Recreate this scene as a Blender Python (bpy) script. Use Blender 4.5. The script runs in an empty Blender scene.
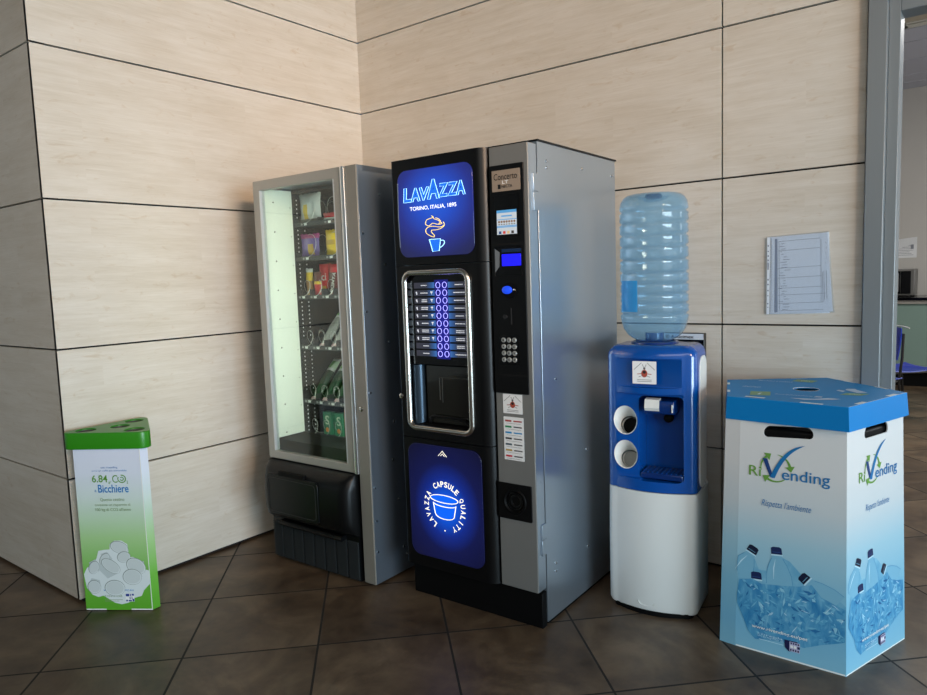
import bpy, math, random
from math import sin, cos, pi, radians, sqrt, atan2
from mathutils import Matrix, Vector
random.seed(7)
SC = bpy.context.scene
COL = SC.collection

# ------------------------------------------------------------------ materials
def srgb(r, g, b):
    f = lambda c: (c/255/12.92) if c/255 <= .04045 else ((c/255+.055)/1.055)**2.4
    return (f(r), f(g), f(b), 1)
MATS = {}
def mat(name, col=(128, 128, 128), rough=.5, metal=0, emit=0, ecol=None, coat=0, spec=.5):
    if name in MATS: return MATS[name]
    m = bpy.data.materials.new(name); m.use_nodes = True
    b = m.node_tree.nodes['Principled BSDF']
    b.inputs['Base Color'].default_value = srgb(*col)
    b.inputs['Roughness'].default_value = rough
    b.inputs['Metallic'].default_value = metal
    b.inputs['Coat Weight'].default_value = coat
    b.inputs['Specular IOR Level'].default_value = spec
    if emit:
        b.inputs['Emission Color'].default_value = srgb(*(ecol or col))
        b.inputs['Emission Strength'].default_value = emit
    MATS[name] = m
    return m
class NT:
    def __init__(s, name):
        s.m = bpy.data.materials.new(name); s.m.use_nodes = True
        s.t = s.m.node_tree; s.n = s.t.nodes; s.b = s.n['Principled BSDF']; s.out = s.n['Material Output']
        MATS[name] = s.m
    def l(s, a, b): s.t.links.new(a, b)
    def node(s, typ, **kw):
        x = s.n.new(typ)
        for k, v in kw.items(): setattr(x, k, v)
        return x
    def coord(s): return s.node('ShaderNodeTexCoord').outputs['Object']
    def math(s, op, a, b=None, c=None):
        x = s.node('ShaderNodeMath', operation=op)
        for i, v in enumerate((a, b, c)):
            if v is None: continue
            if isinstance(v, (int, float)): x.inputs[i].default_value = v
            else: s.l(v, x.inputs[i])
        return x.outputs[0]
    def mapping(s, vec, scale=(1, 1, 1), rot=(0, 0, 0), loc=(0, 0, 0)):
        x = s.node('ShaderNodeMapping'); s.l(vec, x.inputs[0])
        x.inputs['Scale'].default_value = scale; x.inputs['Rotation'].default_value = rot; x.inputs['Location'].default_value = loc
        return x.outputs[0]
    def noise(s, vec, scale, detail=4, rough=.55, dist=0):
        x = s.node('ShaderNodeTexNoise'); s.l(vec, x.inputs['Vector'])
        x.inputs['Scale'].default_value = scale; x.inputs['Detail'].default_value = detail
        x.inputs['Roughness'].default_value = rough; x.inputs['Distortion'].default_value = dist
        return x.outputs['Fac']
    def ramp(s, fac, stops, interp='LINEAR'):
        x = s.node('ShaderNodeValToRGB'); s.l(fac, x.inputs[0]); r = x.color_ramp; r.interpolation = interp
        while len(r.elements) < len(stops): r.elements.new(.5)
        for e, (p, c) in zip(r.elements, stops): e.position = p; e.color = c
        return x.outputs[0]
    def mix(s, fac, a, b, blend='MIX'):
        x = s.node('ShaderNodeMix', data_type='RGBA', blend_type=blend)
        for i, v in ((0, fac), (6, a), (7, b)):
            if isinstance(v, (int, float, tuple)): x.inputs[i].default_value = v
            else: s.l(v, x.inputs[i])
        return x.outputs[2]

def wood(name, axis):
    N = NT(name); co = N.coord()
    sep = N.node('ShaderNodeSeparateXYZ'); N.l(co, sep.inputs[0])
    u = sep.outputs['X' if axis == 'x' else 'Y']; z = sep.outputs['Z']
    cmb = N.node('ShaderNodeCombineXYZ'); N.l(u, cmb.inputs[0]); N.l(z, cmb.inputs[1]); v = cmb.outputs[0]
    br = N.node('ShaderNodeTexBrick'); N.l(v, br.inputs['Vector'])
    br.inputs['Scale'].default_value = 1; br.inputs['Brick Width'].default_value = .83; br.inputs['Row Height'].default_value = .104
    br.inputs['Mortar Size'].default_value = 0; br.inputs['Color1'].default_value = (.0, .0, .0, 1); br.inputs['Color2'].default_value = (1, 1, 1, 1); br.offset = .37
    off = N.node('ShaderNodeVectorMath', operation='MULTIPLY_ADD'); N.l(br.outputs[0], off.inputs[0]); off.inputs[1].default_value = (7, 3, 5); N.l(v, off.inputs[2]); w_ = off.outputs[0]
    streak = N.noise(N.mapping(w_, (.9, 13, 1)), 2.6, 4, .55, .5)
    fine = N.noise(N.mapping(w_, (4, 70, 1)), 3, 3, .6)
    blot = N.noise(N.mapping(v, (1.2, 3.0, 1)), 2.2, 3, .5, .6)
    knots = N.noise(N.mapping(w_, (3.2, 8, 1)), 2.6, 5, .6, 1.6)
    c = N.ramp(streak, [(.32, srgb(196, 184, 168)), (.5, srgb(208, 198, 185)), (.68, srgb(217, 209, 199))])
    c = N.mix(.45, c, N.ramp(blot, [(.35, srgb(199, 188, 173)), (.65, srgb(214, 206, 195))]))
    kn = N.ramp(knots, [(.60, (1, 1, 1, 1)), (.72, srgb(241, 231, 219))])
    c = N.mix(1, c, kn, 'MULTIPLY')
    c = N.mix(.22, c, N.ramp(fine, [(.35, srgb(192, 179, 160)), (.65, srgb(219, 210, 197))]))
    sp_ = N.ramp(br.outputs[0], [(0, (.47, .47, .47, 1)), (1, (.53, .53, .53, 1))])
    c = N.mix(.45, c, sp_, 'SOFT_LIGHT')
    N.l(c, N.b.inputs['Base Color']); N.b.inputs['Roughness'].default_value = .42
    bm = N.node('ShaderNodeBump'); bm.inputs['Strength'].default_value = .05; bm.inputs['Distance'].default_value = .002
    N.l(fine, bm.inputs['Height']); N.l(bm.outputs[0], N.b.inputs['Normal'])
    return N.m
def tiles(name, c0, c1, c2):
    N = NT(name); co = N.coord(); sep = N.node('ShaderNodeSeparateXYZ'); N.l(co, sep.inputs[0])
    X, Y = sep.outputs['X'], sep.outputs['Y']; S = .489
    u = N.math('DIVIDE', N.math('ADD', N.math('MULTIPLY', N.math('ADD', X, Y), 1/sqrt(2)), .733), S)
    v = N.math('DIVIDE', N.math('ADD', N.math('MULTIPLY', N.math('SUBTRACT', X, Y), 1/sqrt(2)), -1.866), S)
    def edge(a): return N.math('ABSOLUTE', N.math('SUBTRACT', N.math('FRACT', N.math('ADD', a, .5)), .5))
    d = N.math('MINIMUM', edge(u), edge(v))
    g = N.math('LESS_THAN', d, .0085)
    cell = N.node('ShaderNodeCombineXYZ'); N.l(N.math('FLOOR', u), cell.inputs[0]); N.l(N.math('FLOOR', v), cell.inputs[1])
    wn = N.node('ShaderNodeTexWhiteNoise'); N.l(cell.outputs[0], wn.inputs['Vector'])
    off = N.node('ShaderNodeVectorMath', operation='MULTIPLY_ADD'); N.l(wn.outputs['Color'], off.inputs[0]); off.inputs[1].default_value = (9, 9, 9); N.l(co, off.inputs[2])
    n1 = N.noise(off.outputs[0], 3.2, 6, .6, .7); n2 = N.noise(off.outputs[0], 14, 5, .65)
    c = N.ramp(n1, [(.33, srgb(*c0)), (.5, srgb(*c1)), (.68, srgb(*c2))])
    c = N.mix(.3, c, N.ramp(n2, [(.3, srgb(*c0)), (.7, srgb(*c2))]))
    tone = N.math('MULTIPLY_ADD', wn.outputs['Value'], .16, .92)
    tc = N.node('ShaderNodeCombineColor'); [N.l(tone, tc.inputs[i]) for i in range(3)]
    c = N.mix(1, c, tc.outputs[0], 'MULTIPLY')
    c = N.mix(g, c, srgb(30, 27, 25))
    N.l(c, N.b.inputs['Base Color'])
    r = N.math('MULTIPLY_ADD', n2, .22, .30); N.l(N.math('MAXIMUM', r, N.math('MULTIPLY', g, .8)), N.b.inputs['Roughness'])
    b = N.node('ShaderNodeBump'); b.inputs['Strength'].default_value = .25; b.inputs['Distance'].default_value = .003
    N.l(N.math('SUBTRACT', N.math('MULTIPLY', n2, .25), g), b.inputs['Height']); N.l(b.outputs[0], N.b.inputs['Normal'])
    return N.m
def thin(name, tint=(255, 255, 255), refl=1.0, rough=.02, body=0, bodycol=(255, 255, 255), ior=1.45):
    """thin clear sheet: transparent + fresnel gloss (+ a little milky body)"""
    N = NT(name); N.n.remove(N.b)
    tr = N.node('ShaderNodeBsdfTransparent'); tr.inputs[0].default_value = srgb(*tint)
    gl = N.node('ShaderNodeBsdfGlossy'); gl.inputs['Roughness'].default_value = rough; gl.inputs[0].default_value = (refl, refl, refl, 1)
    lw_ = N.node('ShaderNodeLayerWeight'); lw_.inputs[0].default_value = .5
    f0 = ((ior-1)/(ior+1))**2; frv = N.math('MULTIPLY_ADD', N.math('POWER', lw_.outputs['Facing'], 4.0), 1-f0, f0)
    base = tr.outputs[0]
    if body:
        df = N.node('ShaderNodeBsdfDiffuse'); df.inputs[0].default_value = srgb(*bodycol)
        tl = N.node('ShaderNodeBsdfTranslucent'); tl.inputs[0].default_value = srgb(*bodycol)
        a = N.node('ShaderNodeMixShader'); a.inputs[0].default_value = .5; N.l(df.outputs[0], a.inputs[1]); N.l(tl.outputs[0], a.inputs[2])
        b = N.node('ShaderNodeMixShader'); b.inputs[0].default_value = body; N.l(base, b.inputs[1]); N.l(a.outputs[0], b.inputs[2]); base = b.outputs[0]
    mx = N.node('ShaderNodeMixShader'); N.l(frv, mx.inputs[0]); N.l(base, mx.inputs[1]); N.l(gl.outputs[0], mx.inputs[2])
    N.l(mx.outputs[0], N.out.inputs[0]); return N.m
def vgrad(name, axis, stops, lo, hi, rough=.4, emit=0):
    """printed colour running along one axis of the part (lo..hi in metres)"""
    N = NT(name); sep = N.node('ShaderNodeSeparateXYZ'); N.l(N.coord(), sep.inputs[0])
    f = N.math('DIVIDE', N.math('SUBTRACT', sep.outputs[axis], lo), hi-lo)
    c = N.ramp(f, [(p, srgb(*k)) for p, k in stops]); N.l(c, N.b.inputs['Base Color']); N.b.inputs['Roughness'].default_value = rough
    return N.m
def backlit(name, centre, rad, stops, strength):
    """backlit picture: glow is part of the printed, lit transparency"""
    N = NT(name)
    sub = N.node('ShaderNodeVectorMath', operation='SUBTRACT'); N.l(N.coord(), sub.inputs[0]); sub.inputs[1].default_value = (centre[0], 0, centre[1])
    mu = N.node('ShaderNodeVectorMath', operation='MULTIPLY'); N.l(sub.outputs[0], mu.inputs[0]); mu.inputs[1].default_value = (1/rad[0], 0, 1/rad[1])
    ln = N.node('ShaderNodeVectorMath', operation='LENGTH'); N.l(mu.outputs[0], ln.inputs[0])
    c = N.ramp(ln.outputs['Value'], [(p, srgb(*k)) for p, k in stops])
    N.b.inputs['Base Color'].default_value = srgb(12, 14, 40); N.b.inputs['Roughness'].default_value = .12
    N.l(c, N.b.inputs['Emission Color']); N.b.inputs['Emission Strength'].default_value = strength
    return N.m
def brushed(name, col, rough, metal=.7, n=.06):
    N = NT(name); co = N.coord(); f = N.noise(N.mapping(co, (1, 1, .25)), 9, 4, .6)
    N.b.inputs['Base Color'].default_value = srgb(*col); N.b.inputs['Metallic'].default_value = metal
    N.l(N.math('MULTIPLY_ADD', f, n*2, rough-n), N.b.inputs['Roughness']); return N.m

M_woodx = wood('maple_panel_x', 'x'); M_woody = wood('maple_panel_y', 'y')
M_edge = mat('panel_edge_white', (214, 208, 196), .5)
M_gap = mat('dark_joint', (22, 18, 17), .9)
M_floor = tiles('brown_floor_tile', (56, 42, 31), (86, 68, 52), (126, 106, 84))
M_plaster = mat('pale_plaster', (198, 193, 186), .8)
M_ceil = mat('ceiling_white', (140, 130, 118), .9)
M_alu = mat('satin_aluminium', (134, 138, 140), .42, .35)
M_alulit = mat('lit_aluminium_edge', (215, 220, 222), .3, .5)  # lit copy of the aluminium, edge brightness put into the colour
M_black = mat('black_plastic', (7, 8, 10), .34, spec=.3)
M_gloss = mat('gloss_black', (4, 4, 6), .14, spec=.35)
M_matte = mat('matte_black', (5, 5, 6), .6, spec=.15)
M_silver = brushed('silver_paint', (140, 140, 138), .38, .45)
M_steel = brushed('steel_side_panel', (178, 190, 202), .30, .88)
M_steel2 = brushed('grey_side_panel', (140, 152, 166), .34, .8)
M_chrome = mat('chrome', (205, 200, 192), .2, 1)
M_white = mat('white_plastic', (226, 226, 222), .3)
M_paper = mat('white_paper', (232, 232, 232), .7)
M_screw = mat('screw_steel', (200, 205, 210), .25, 1)
M_glass = thin('clear_glass', (238, 244, 240), 1, .01)

# ------------------------------------------------------------------ mesh kit
def fin(name, me, m, parent=None, loc=None, sharp=35, kind=None):
    me.name = name
    o = bpy.data.objects.new(name, me); COL.objects.link(o)
    if not isinstance(m, (list, tuple)): m = [m]
    if m[0] is not None:
        idx = [p.material_index for p in me.polygons] if len(m) > 1 else None
        me.materials.clear()
        for x in m: me.materials.append(x)
        if idx:
            for p, i in zip(me.polygons, idx): p.material_index = i
    for p in me.polygons: p.use_smooth = True
    me.set_sharp_from_angle(angle=radians(sharp))
    if parent: o.parent = parent
    if loc: o.location = loc
    if kind: o['kind'] = kind
    return o
class MB:
    def __init__(s): s.v = []; s.f = []; s.mi = []
    def add(s, vs, fs, mi=0):
        n = len(s.v); s.v += [tuple(x) for x in vs]; s.f += [tuple(i+n for i in f) for f in fs]; s.mi += [mi]*len(fs); return s
    def box(s, x0, x1, y0, y1, z0, z1, mi=0):
        vs = [(x, y, z) for z in (z0, z1) for y in (y0, y1) for x in (x0, x1)]
        return s.add(vs, [(0, 2, 3, 1), (4, 5, 7, 6), (0, 1, 5, 4), (2, 6, 7, 3), (0, 4, 6, 2), (1, 3, 7, 5)], mi)
    def loft(s, rings, mi=0, caps=True, closed=True):
        n = len(rings[0]); vs = [p for r in rings for p in r]; fs = []
        for i in range(len(rings)-1):
            for j in range(n if closed else n-1):
                a, b = i*n+j, i*n+(j+1) % n; fs.append((a, b, b+n, a+n))
        if caps: fs += [tuple(reversed(range(n))), tuple(range((len(rings)-1)*n, len(rings)*n))]
        return s.add(vs, fs, mi)
    def prism(s, poly, axis, a, b, mi=0):
        """poly of 2D points; axis 'z': (x,y), 'x': (y,z), 'y': (x,z)"""
        f = {'z': lambda p, t: (p[0], p[1], t), 'x': lambda p, t: (t, p[0], p[1]), 'y': lambda p, t: (p[0], t, p[1])}[axis]
        return s.loft([[f(p, a) for p in poly], [f(p, b) for p in poly]], mi)
    def lathe(s, prof, c=(0, 0, 0), n=32, mi=0, axis='z', sx=1, sy=1, caps=True):
        rings = []
        for r, h in prof:
            ring = []
            for k in range(n):
                a = 2*pi*k/n; x, y = r*cos(a)*sx, r*sin(a)*sy
                ring.append({'z': (c[0]+x, c[1]+y, c[2]+h), 'y': (c[0]+x, c[1]+h, c[2]-y), 'x': (c[0]+h, c[1]+x, c[2]+y)}[axis])
            rings.append(ring)
        return s.loft(rings, mi, caps)
    def tube(s, pts, r, n=8, closed=False, mi=0):
        P = [Vector(p) for p in pts]; L = len(P); rings = []; up = None
        for i in range(L):
            if closed: t = P[(i+1) % L]-P[i-1]
            else: t = P[min(i+1, L-1)]-P[max(i-1, 0)]
            t.normalize()
            if up is None: up = Vector((0, 0, 1)) if abs(t.z) < .9 else Vector((1, 0, 0))
            a = t.cross(up).normalized(); up = a.cross(t).normalized()
            rings.append([P[i]+a*(r*cos(2*pi*k/n))+up*(r*sin(2*pi*k/n)) for k in range(n)])
        if closed: rings.append(rings[0])
        return s.loft(rings, mi, not closed)
    def mesh(s):
        me = bpy.data.meshes.new('m'); me.from_pydata(s.v, [], s.f)
        for p, i in zip(me.polygons, s.mi): p.material_index = i
        me.update()
        import bmesh
        b = bmesh.new(); b.from_mesh(me); bmesh.ops.recalc_face_normals(b, faces=b.faces); b.to_mesh(me); b.free()
        return me
    def obj(s, name, m, parent=None, bevel=0, seg=2, loc=None, sharp=35, kind=None, mods=None):
        o = fin(name, s.mesh(), m, parent, loc, sharp, kind)
        if bevel:
            b = o.modifiers.new('b', 'BEVEL'); b.width = bevel; b.segments = seg; b.limit_method = 'ANGLE'; b.angle_limit = radians(35)
        return o
def baked(o):
    """apply modifiers without operators"""
    dg = bpy.context.evaluated_depsgraph_get(); dg.update()
    me = bpy.data.meshes.new_from_object(o.evaluated_get(dg))
    o.modifiers.clear(); o.data = me
    for p in me.polygons: p.use_smooth = True
    me.set_sharp_from_angle(angle=radians(35)); return o
def frame(O, U, V, N=None):
    U = Vector(U).normalized(); V = Vector(V).normalized(); N = Vector(N) if N else U.cross(V)
    return Matrix(((U.x, V.x, N.x, O[0]), (U.y, V.y, N.y, O[1]), (U.z, V.z, N.z, O[2]), (0, 0, 0, 1)))
def front(y=0):      # u = x, v = z, normal towards -y
    return frame((0, y, 0), (1, 0, 0), (0, 0, 1))
def curvemesh(cu):
    o = bpy.data.objects.new('tmp', cu); COL.objects.link(o)
    bpy.context.view_layer.update(); dg = bpy.context.evaluated_depsgraph_get()
    me = bpy.data.meshes.new_from_object(o.evaluated_get(dg)); bpy.data.objects.remove(o); bpy.data.curves.remove(cu); return me
def plate(name, outlines, t, m, F, parent=None, bevel=0, kind=None):
    """flat plate in frame F with thickness t going behind the frame plane; extra outlines cut holes"""
    cu = bpy.data.curves.new('c', 'CURVE'); cu.dimensions = '2D'; cu.fill_mode = 'BOTH'; cu.extrude = t/2
    if bevel: cu.bevel_depth = bevel; cu.bevel_resolution = 2; cu.offset = -bevel; cu.extrude = max(t/2-bevel, .0001)
    for ol in outlines:
        sp = cu.splines.new('POLY'); sp.points.add(len(ol)-1); sp.use_cyclic_u = True
        for p, q in zip(sp.points, ol): p.co = (q[0], q[1], 0, 1)
    me = curvemesh(cu); me.transform(F @ Matrix.Translation((0, 0, -t/2)))
    return fin(name, me, m, parent, kind=kind)
def rrect(x0, x1, y0, y1, r, n=6):
    out = []
    for cx, cy, a0 in ((x1-r, y1-r, 0), (x0+r, y1-r, 90), (x0+r, y0+r, 180), (x1-r, y0+r, 270)):
        for k in range(n+1):
            a = radians(a0+90*k/n); out.append((cx+r*cos(a), cy+r*sin(a)))
    return out
def circ(cx, cy, rx, ry=None, n=28, rot=0):
    ry = ry or rx; o = []
    for k in range(n):
        a = 2*pi*k/n; x, y = rx*cos(a), ry*sin(a); o.append((cx+x*cos(rot)-y*sin(rot), cy+x*sin(rot)+y*cos(rot)))
    return o
def ringol(ol, w):
    c = (sum(p[0] for p in ol)/len(ol), sum(p[1] for p in ol)/len(ol)); o = []
    for p in ol:
        d = Vector((p[0]-c[0], p[1]-c[1])); L = d.length; d = d*(L-w)/L; o.append((c[0]+d.x, c[1]+d.y))
    return o
class Ink:
    """collects flat printed shapes (several colours) lying on one surface as one mesh"""
    def __init__(s, F, lift=.0006): s.F = F; s.mb = MB(); s.mats = []; s.lift = lift; s.k = 0
    def mi(s, m):
        if m not in s.mats: s.mats.append(m)
        return s.mats.index(m)
    def poly(s, pts, m, lift=None):
        s.k += 1; h = s.lift+s.k*.000012 if lift is None else lift
        s.mb.add([s.F @ Vector((p[0], p[1], h)) for p in pts], [tuple(range(len(pts)))], s.mi(m)); return s
    def rect(s, x0, x1, y0, y1, m): return s.poly([(x0, y0), (x1, y0), (x1, y1), (x0, y1)], m)
    def stroke(s, pts, w, m, taper=False):
        P = [Vector(p) for p in pts]; n = len(P); L = []; R_ = []
        for i in range(n):
            t = (P[min(i+1, n-1)]-P[max(i-1, 0)]); t = Vector((1, 0)) if t.length < 1e-9 else t.normalized()
            ww = w/2 if not taper else w/2*taper[i]; q = Vector((-t.y, t.x))*ww; L.append(P[i]+q); R_.append(P[i]-q)
        s.k += 1; h = s.lift+s.k*.000012
        vs = [s.F @ Vector((p.x, p.y, h)) for p in L+R_]
        s.mb.add(vs, [(i, i+1, n+i+1, n+i) for i in range(n-1)], s.mi(m)); return s
    def text(s, body, rect, m, bold=0, slant=0, rot=0):
        me = textmesh(body, rect, bold, slant); s.k += 1; h = s.lift+s.k*.000012
        c = Vector(((rect[0]+rect[1])/2, (rect[2]+rect[3])/2, 0)); T = Matrix.Translation(c) @ Matrix.Rotation(rot, 4, 'Z') @ Matrix.Translation(-c)
        s.mb.add([s.F @ (T @ Vector((v.co.x, v.co.y, 0))+Vector((0, 0, h))) for v in me.vertices], [tuple(p.vertices) for p in me.polygons], s.mi(m))
        bpy.data.meshes.remove(me); return s
    def obj(s, name, parent=None):
        me = bpy.data.meshes.new('ink'); me.from_pydata(s.mb.v, [], s.mb.f)
        for p, i in zip(me.polygons, s.mb.mi): p.material_index = i
        me.update(); return fin(name, me, s.mats, parent)
def textmesh(body, rect, bold=0, slant=0):
    cu = bpy.data.curves.new('t', 'FONT'); cu.body = body; cu.size = 1; cu.offset = bold; cu.shear = slant; cu.resolution_u = 5
    me = curvemesh(cu); x = [v.co.x for v in me.vertices]; y = [v.co.y for v in me.vertices]
    x0, x1, y0, y1 = min(x), max(x), min(y), max(y)
    for v in me.vertices:
        v.co.x = rect[0]+(v.co.x-x0)/(x1-x0)*(rect[1]-rect[0]); v.co.y = rect[2]+(v.co.y-y0)/(y1-y0)*(rect[3]-rect[2]); v.co.z = 0
    return me
def thing(name, label, cat, loc=(0, 0, 0), rz=0, group=None):
    o = bpy.data.objects.new(name, None); COL.objects.link(o); o.location = loc; o.rotation_euler = (0, 0, rz)
    o.empty_display_size = .1; o['label'] = label; o['category'] = cat
    if group: o['group'] = group
    return o
def tag(o, label, cat, group=None):
    o['label'] = label; o['category'] = cat
    if group: o['group'] = group
    return o
def copy_tree(o, parent=None):
    c = o.copy(); COL.objects.link(c)
    if parent: c.parent = parent
    for ch in list(o.children): copy_tree(ch, c)
    return c
def bez(p0, p1, p2, p3, n=12):
    o = []
    for i in range(n+1):
        t = i/n; o.append(tuple((1-t)**3*a+3*(1-t)**2*t*b+3*(1-t)*t*t*c+t**3*d for a, b, c, d in zip(p0, p1, p2, p3)))
    return o

# ------------------------------------------------------------------ camera
cam = bpy.data.objects.new('camera', bpy.data.cameras.new('camera')); COL.objects.link(cam)
yaw, pitch, roll = -0.659836708, -0.0984276248, -0.0350240515
f = Vector((sin(yaw)*cos(pitch), cos(yaw)*cos(pitch), sin(pitch))); r = Vector((cos(yaw), -sin(yaw), 0)); u = r.cross(f)
r2 = cos(roll)*r+sin(roll)*u; u2 = -sin(roll)*r+cos(roll)*u
cam.matrix_world = Matrix(((r2.x, u2.x, -f.x, 3.15378), (r2.y, u2.y, -f.y, -3.12667), (r2.z, u2.z, -f.z, 1.34921), (0, 0, 0, 1)))
cam.data.sensor_width = 36; cam.data.lens = 705.3957*36/927; cam.data.clip_start = .05
SC.camera = cam

# ------------------------------------------------------------------ the room
ZJ = [.012, .5504, 1.1072, 1.734, 2.358, 2.7738, 3.3]
LA = 1.842; XD = 2.70
def panel_wall(name, P, spans, m):
    """P(s, depth, z) -> point. panels with 7 mm joints in front of a dark backing; white laminated edges"""
    mb = MB(); g = .004
    for (s0, s1) in spans:
        for z0, z1 in zip(ZJ[:-1], ZJ[1:]):
            a, b = s0+g*(s0 != spans[0][0]), s1-g*(s1 != spans[-1][1]); c, d = z0+g, z1-g
            vs = [P(x, y, z) for z in (c, d) for y in (0, .018) for x in (a, b)]
            mb.add(vs, [(0, 1, 5, 4)], 0); mb.add(vs, [(0, 2, 3, 1), (4, 5, 7, 6), (0, 4, 6, 2), (1, 3, 7, 5)], 1)
    s0, s1 = spans[0][0], spans[-1][1]
    vs = [P(x, y, z) for z in (0, 3.3) for y in (.019, .06) for x in (s0+.02, s1-.0)]
    mb.add(vs, [(0, 2, 3, 1), (4, 5, 7, 6), (0, 1, 5, 4), (2, 6, 7, 3), (0, 4, 6, 2), (1, 3, 7, 5)], 2)
    me = bpy.data.meshes.new('w'); me.from_pydata(mb.v, [], mb.f)
    for p, i in zip(me.polygons, mb.mi): p.material_index = i
    o = fin(name, me, [m, M_edge, M_gap], kind='structure'); return o
panel_wall('wall_back', lambda s, d, z: (s, d, z), [(0, 2.1628), (2.1628, XD)], M_woodx)
panel_wall('wall_left', lambda s, d, z: (-d, s, z), [(-LA, 0)], M_woody)
panel_wall('wall_front_left', lambda s, d, z: (s, -LA+d, z), [(-2.6, -.001)], M_woodx)
MB().box(-2.6, 9.5, -8, 7.2, -.1, 0).obj('floor', M_floor, kind='structure')
MB().box(-2.6, 9.5, -8, .14, 3.3, 3.4).obj('ceiling', M_ceil, kind='structure')
MB().box(-2.7, -2.6, -8, -LA, 0, 3.3).obj('wall_side', M_plaster, kind='structure')
MB().box(-2.6, 9.5, -8.1, -8, 0, 3.3).obj('wall_front', M_plaster, kind='structure')
w = MB(); w.box(4.0, 9.5, .0, .12, 0, 3.3); w.box(2.72, 4.0, .02, .12, 2.42, 3.3); w.obj('wall_back_right', M_plaster, kind='structure')
# glazed front of the building on the right
WY0, WY1, WZ0, WZ1 = -6.6, -1.4, .15, 2.45
w = MB(); w.box(9.5, 9.6, -8, WY0, 0, 3.3).box(9.5, 9.6, WY1, .12, 0, 3.3).box(9.5, 9.6, WY0, WY1, 0, WZ0).box(9.5, 9.6, WY0, WY1, WZ1, 3.3)
w.obj('wall_right', M_plaster, kind='structure')
w = MB()
for k in range(5):
    y = WY0+(WY1-WY0)*k/4; w.box(9.49, 9.55, y-.03, y+.03, WZ0, WZ1)
w.box(9.49, 9.55, WY0, WY1, WZ0, WZ0+.06).box(9.49, 9.55, WY0, WY1, WZ1-.06, WZ1)
w.obj('window_1', M_alu, kind='structure')

# doorway surround: stepped aluminium profile round the opening x 2.805 .. 3.95
w = MB()
w.box(2.706, 2.768, -.028, .0, 0, 2.42, 0).box(2.768, 2.806, .012, .12, 0, 2.36, 0)
w.box(2.7, 2.768, .0, .12, 0, 2.42, 0)
w.box(2.768, 4.02, -.028, .12, 2.36, 2.42, 0).box(2.806, 3.94, .012, .12, 2.268, 2.36, 0)
w.box(3.94, 3.98, .012, .12, 0, 2.36, 0).box(3.98, 4.05, -.028, .12, 0, 2.42, 0)
w.obj('door_1', [M_alu, M_alulit], kind='structure', bevel=.0025)

# ------------------------------------------------------------------ room beyond the doorway
w = MB()
w.box(.2, 6.5, 6.5, 6.6, 0, 3.3); w.obj('wall_far', M_plaster, kind='structure')
MB().box(.1, .2, .14, 6.6, 0, 3.3).obj('wall_far_left', M_plaster, kind='structure')
MB().box(6.5, 6.6, .14, 6.6, 0, 3.3).obj('wall_far_right', M_plaster, kind='structure')
M_cb = mat('ceiling_tile_beige', (178, 166, 146), .9); M_cf = mat('ceiling_rail_cream', (206, 202, 190), .7); M_cl = mat('ceiling_board_lilac', (190, 190, 200), .8)
w = MB()
w.box(.2, 6.5, .14, 6.5, 3.33, 3.4, 3)
y = .2
while y < 3.9:
    x = .53
    while x < 6.4:
        w.box(x+.02, x+.6, y+.02, min(y+.6, 3.98), 3.305, 3.33, 0); x += .62
    y += .62
for k in range(11): w.box(.51+.62*k, .55+.62*k, .2, 4.06, 3.3, 3.33, 1)
for k in range(7): w.box(.2, 6.5, .18+.62*k, .22+.62*k, 3.3, 3.33, 1)
w.box(.2, 6.5, 3.98, 4.07, 3.3, 3.33, 1)
for a, b in ((4.09, 4.49), (4.51, 5.14), (5.16, 5.78), (5.80, 6.14), (6.16, 6.5)): w.box(.2, 6.5, a, b, 3.3, 3.33, 2)
w.obj('ceiling_far', [M_cb, M_cf, M_cl, M_gap], kind='structure')

t = thing('counter', 'long counter with black top and pale green front beyond the doorway', 'counter', (2.9, 6.14, 0))
MB().box(-2.6, 2.6, -.30, .33, .17, .90).obj('cabinet_body', mat('sage_green_laminate', (128, 152, 142), .45), t)
MB().box(-2.6, 2.6, -.33, .33, .902, .94).obj('edge_rail', mat('counter_edge_grey', (165, 160, 152), .5), t, .003)
MB().box(-2.62, 2.62, -.36, .34, .942, .972).obj('worktop', M_gloss, t, .003)
MB().box(-2.5, 2.5, -.24, .3, .0, .168).obj('plinth', M_matte, t)

t = thing('microwave_oven', 'small dark microwave oven with grey casing on the far counter', 'microwave', (2.14, 6.25, .973))
MB().box(-.23, .185, -.16, .18, .01, .30).obj('casing', mat('microwave_grey', (120, 118, 114), .4, .3), t, .008)
MB().box(-.22, .05, -.18, -.161, .03, .28).obj('door', M_gloss, t, .004)
MB().box(.055, .15, -.175, -.161, .03, .28).obj('control_panel', M_black, t, .003)
MB().tube([(.03, -.2, .05), (.03, -.2, .26)], .007).obj('handle', M_silver, t)
for sx in (-.2, .15):
    for sy in (-.12, .13): MB().lathe([(.012, 0), (.012, .012)], (sx, sy, 0), 10).obj('foot', M_matte, t)
p = MB(); p.add([(0, 0, 0), (.19, 0, .01), (.19, -.012, .115), (0, -.004, .12)], [(0, 1, 2, 3)]); p.add([(0, -.004, .12), (.19, -.012, .115), (.2, -.05, .21), (0, -.035, .2)], [(0, 1, 2, 3)])
o = MB().box(0, .2, -.002, 0, 0, .2).obj('notice_sheet', M_paper, loc=(2.1, 6.498, 1.40)); tag(o, 'white printed notice stuck on the wall above the microwave', 'notice')
k = Ink(front(-.0022)); gr = mat('print_grey', (130, 132, 140), .7)
for i in range(7): k.rect(.02, .17-.02*(i % 3), .03+i*.018, .034+i*.018, gr)
k.rect(.14, .17, .1, .15, gr); k.obj('print', o)
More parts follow.
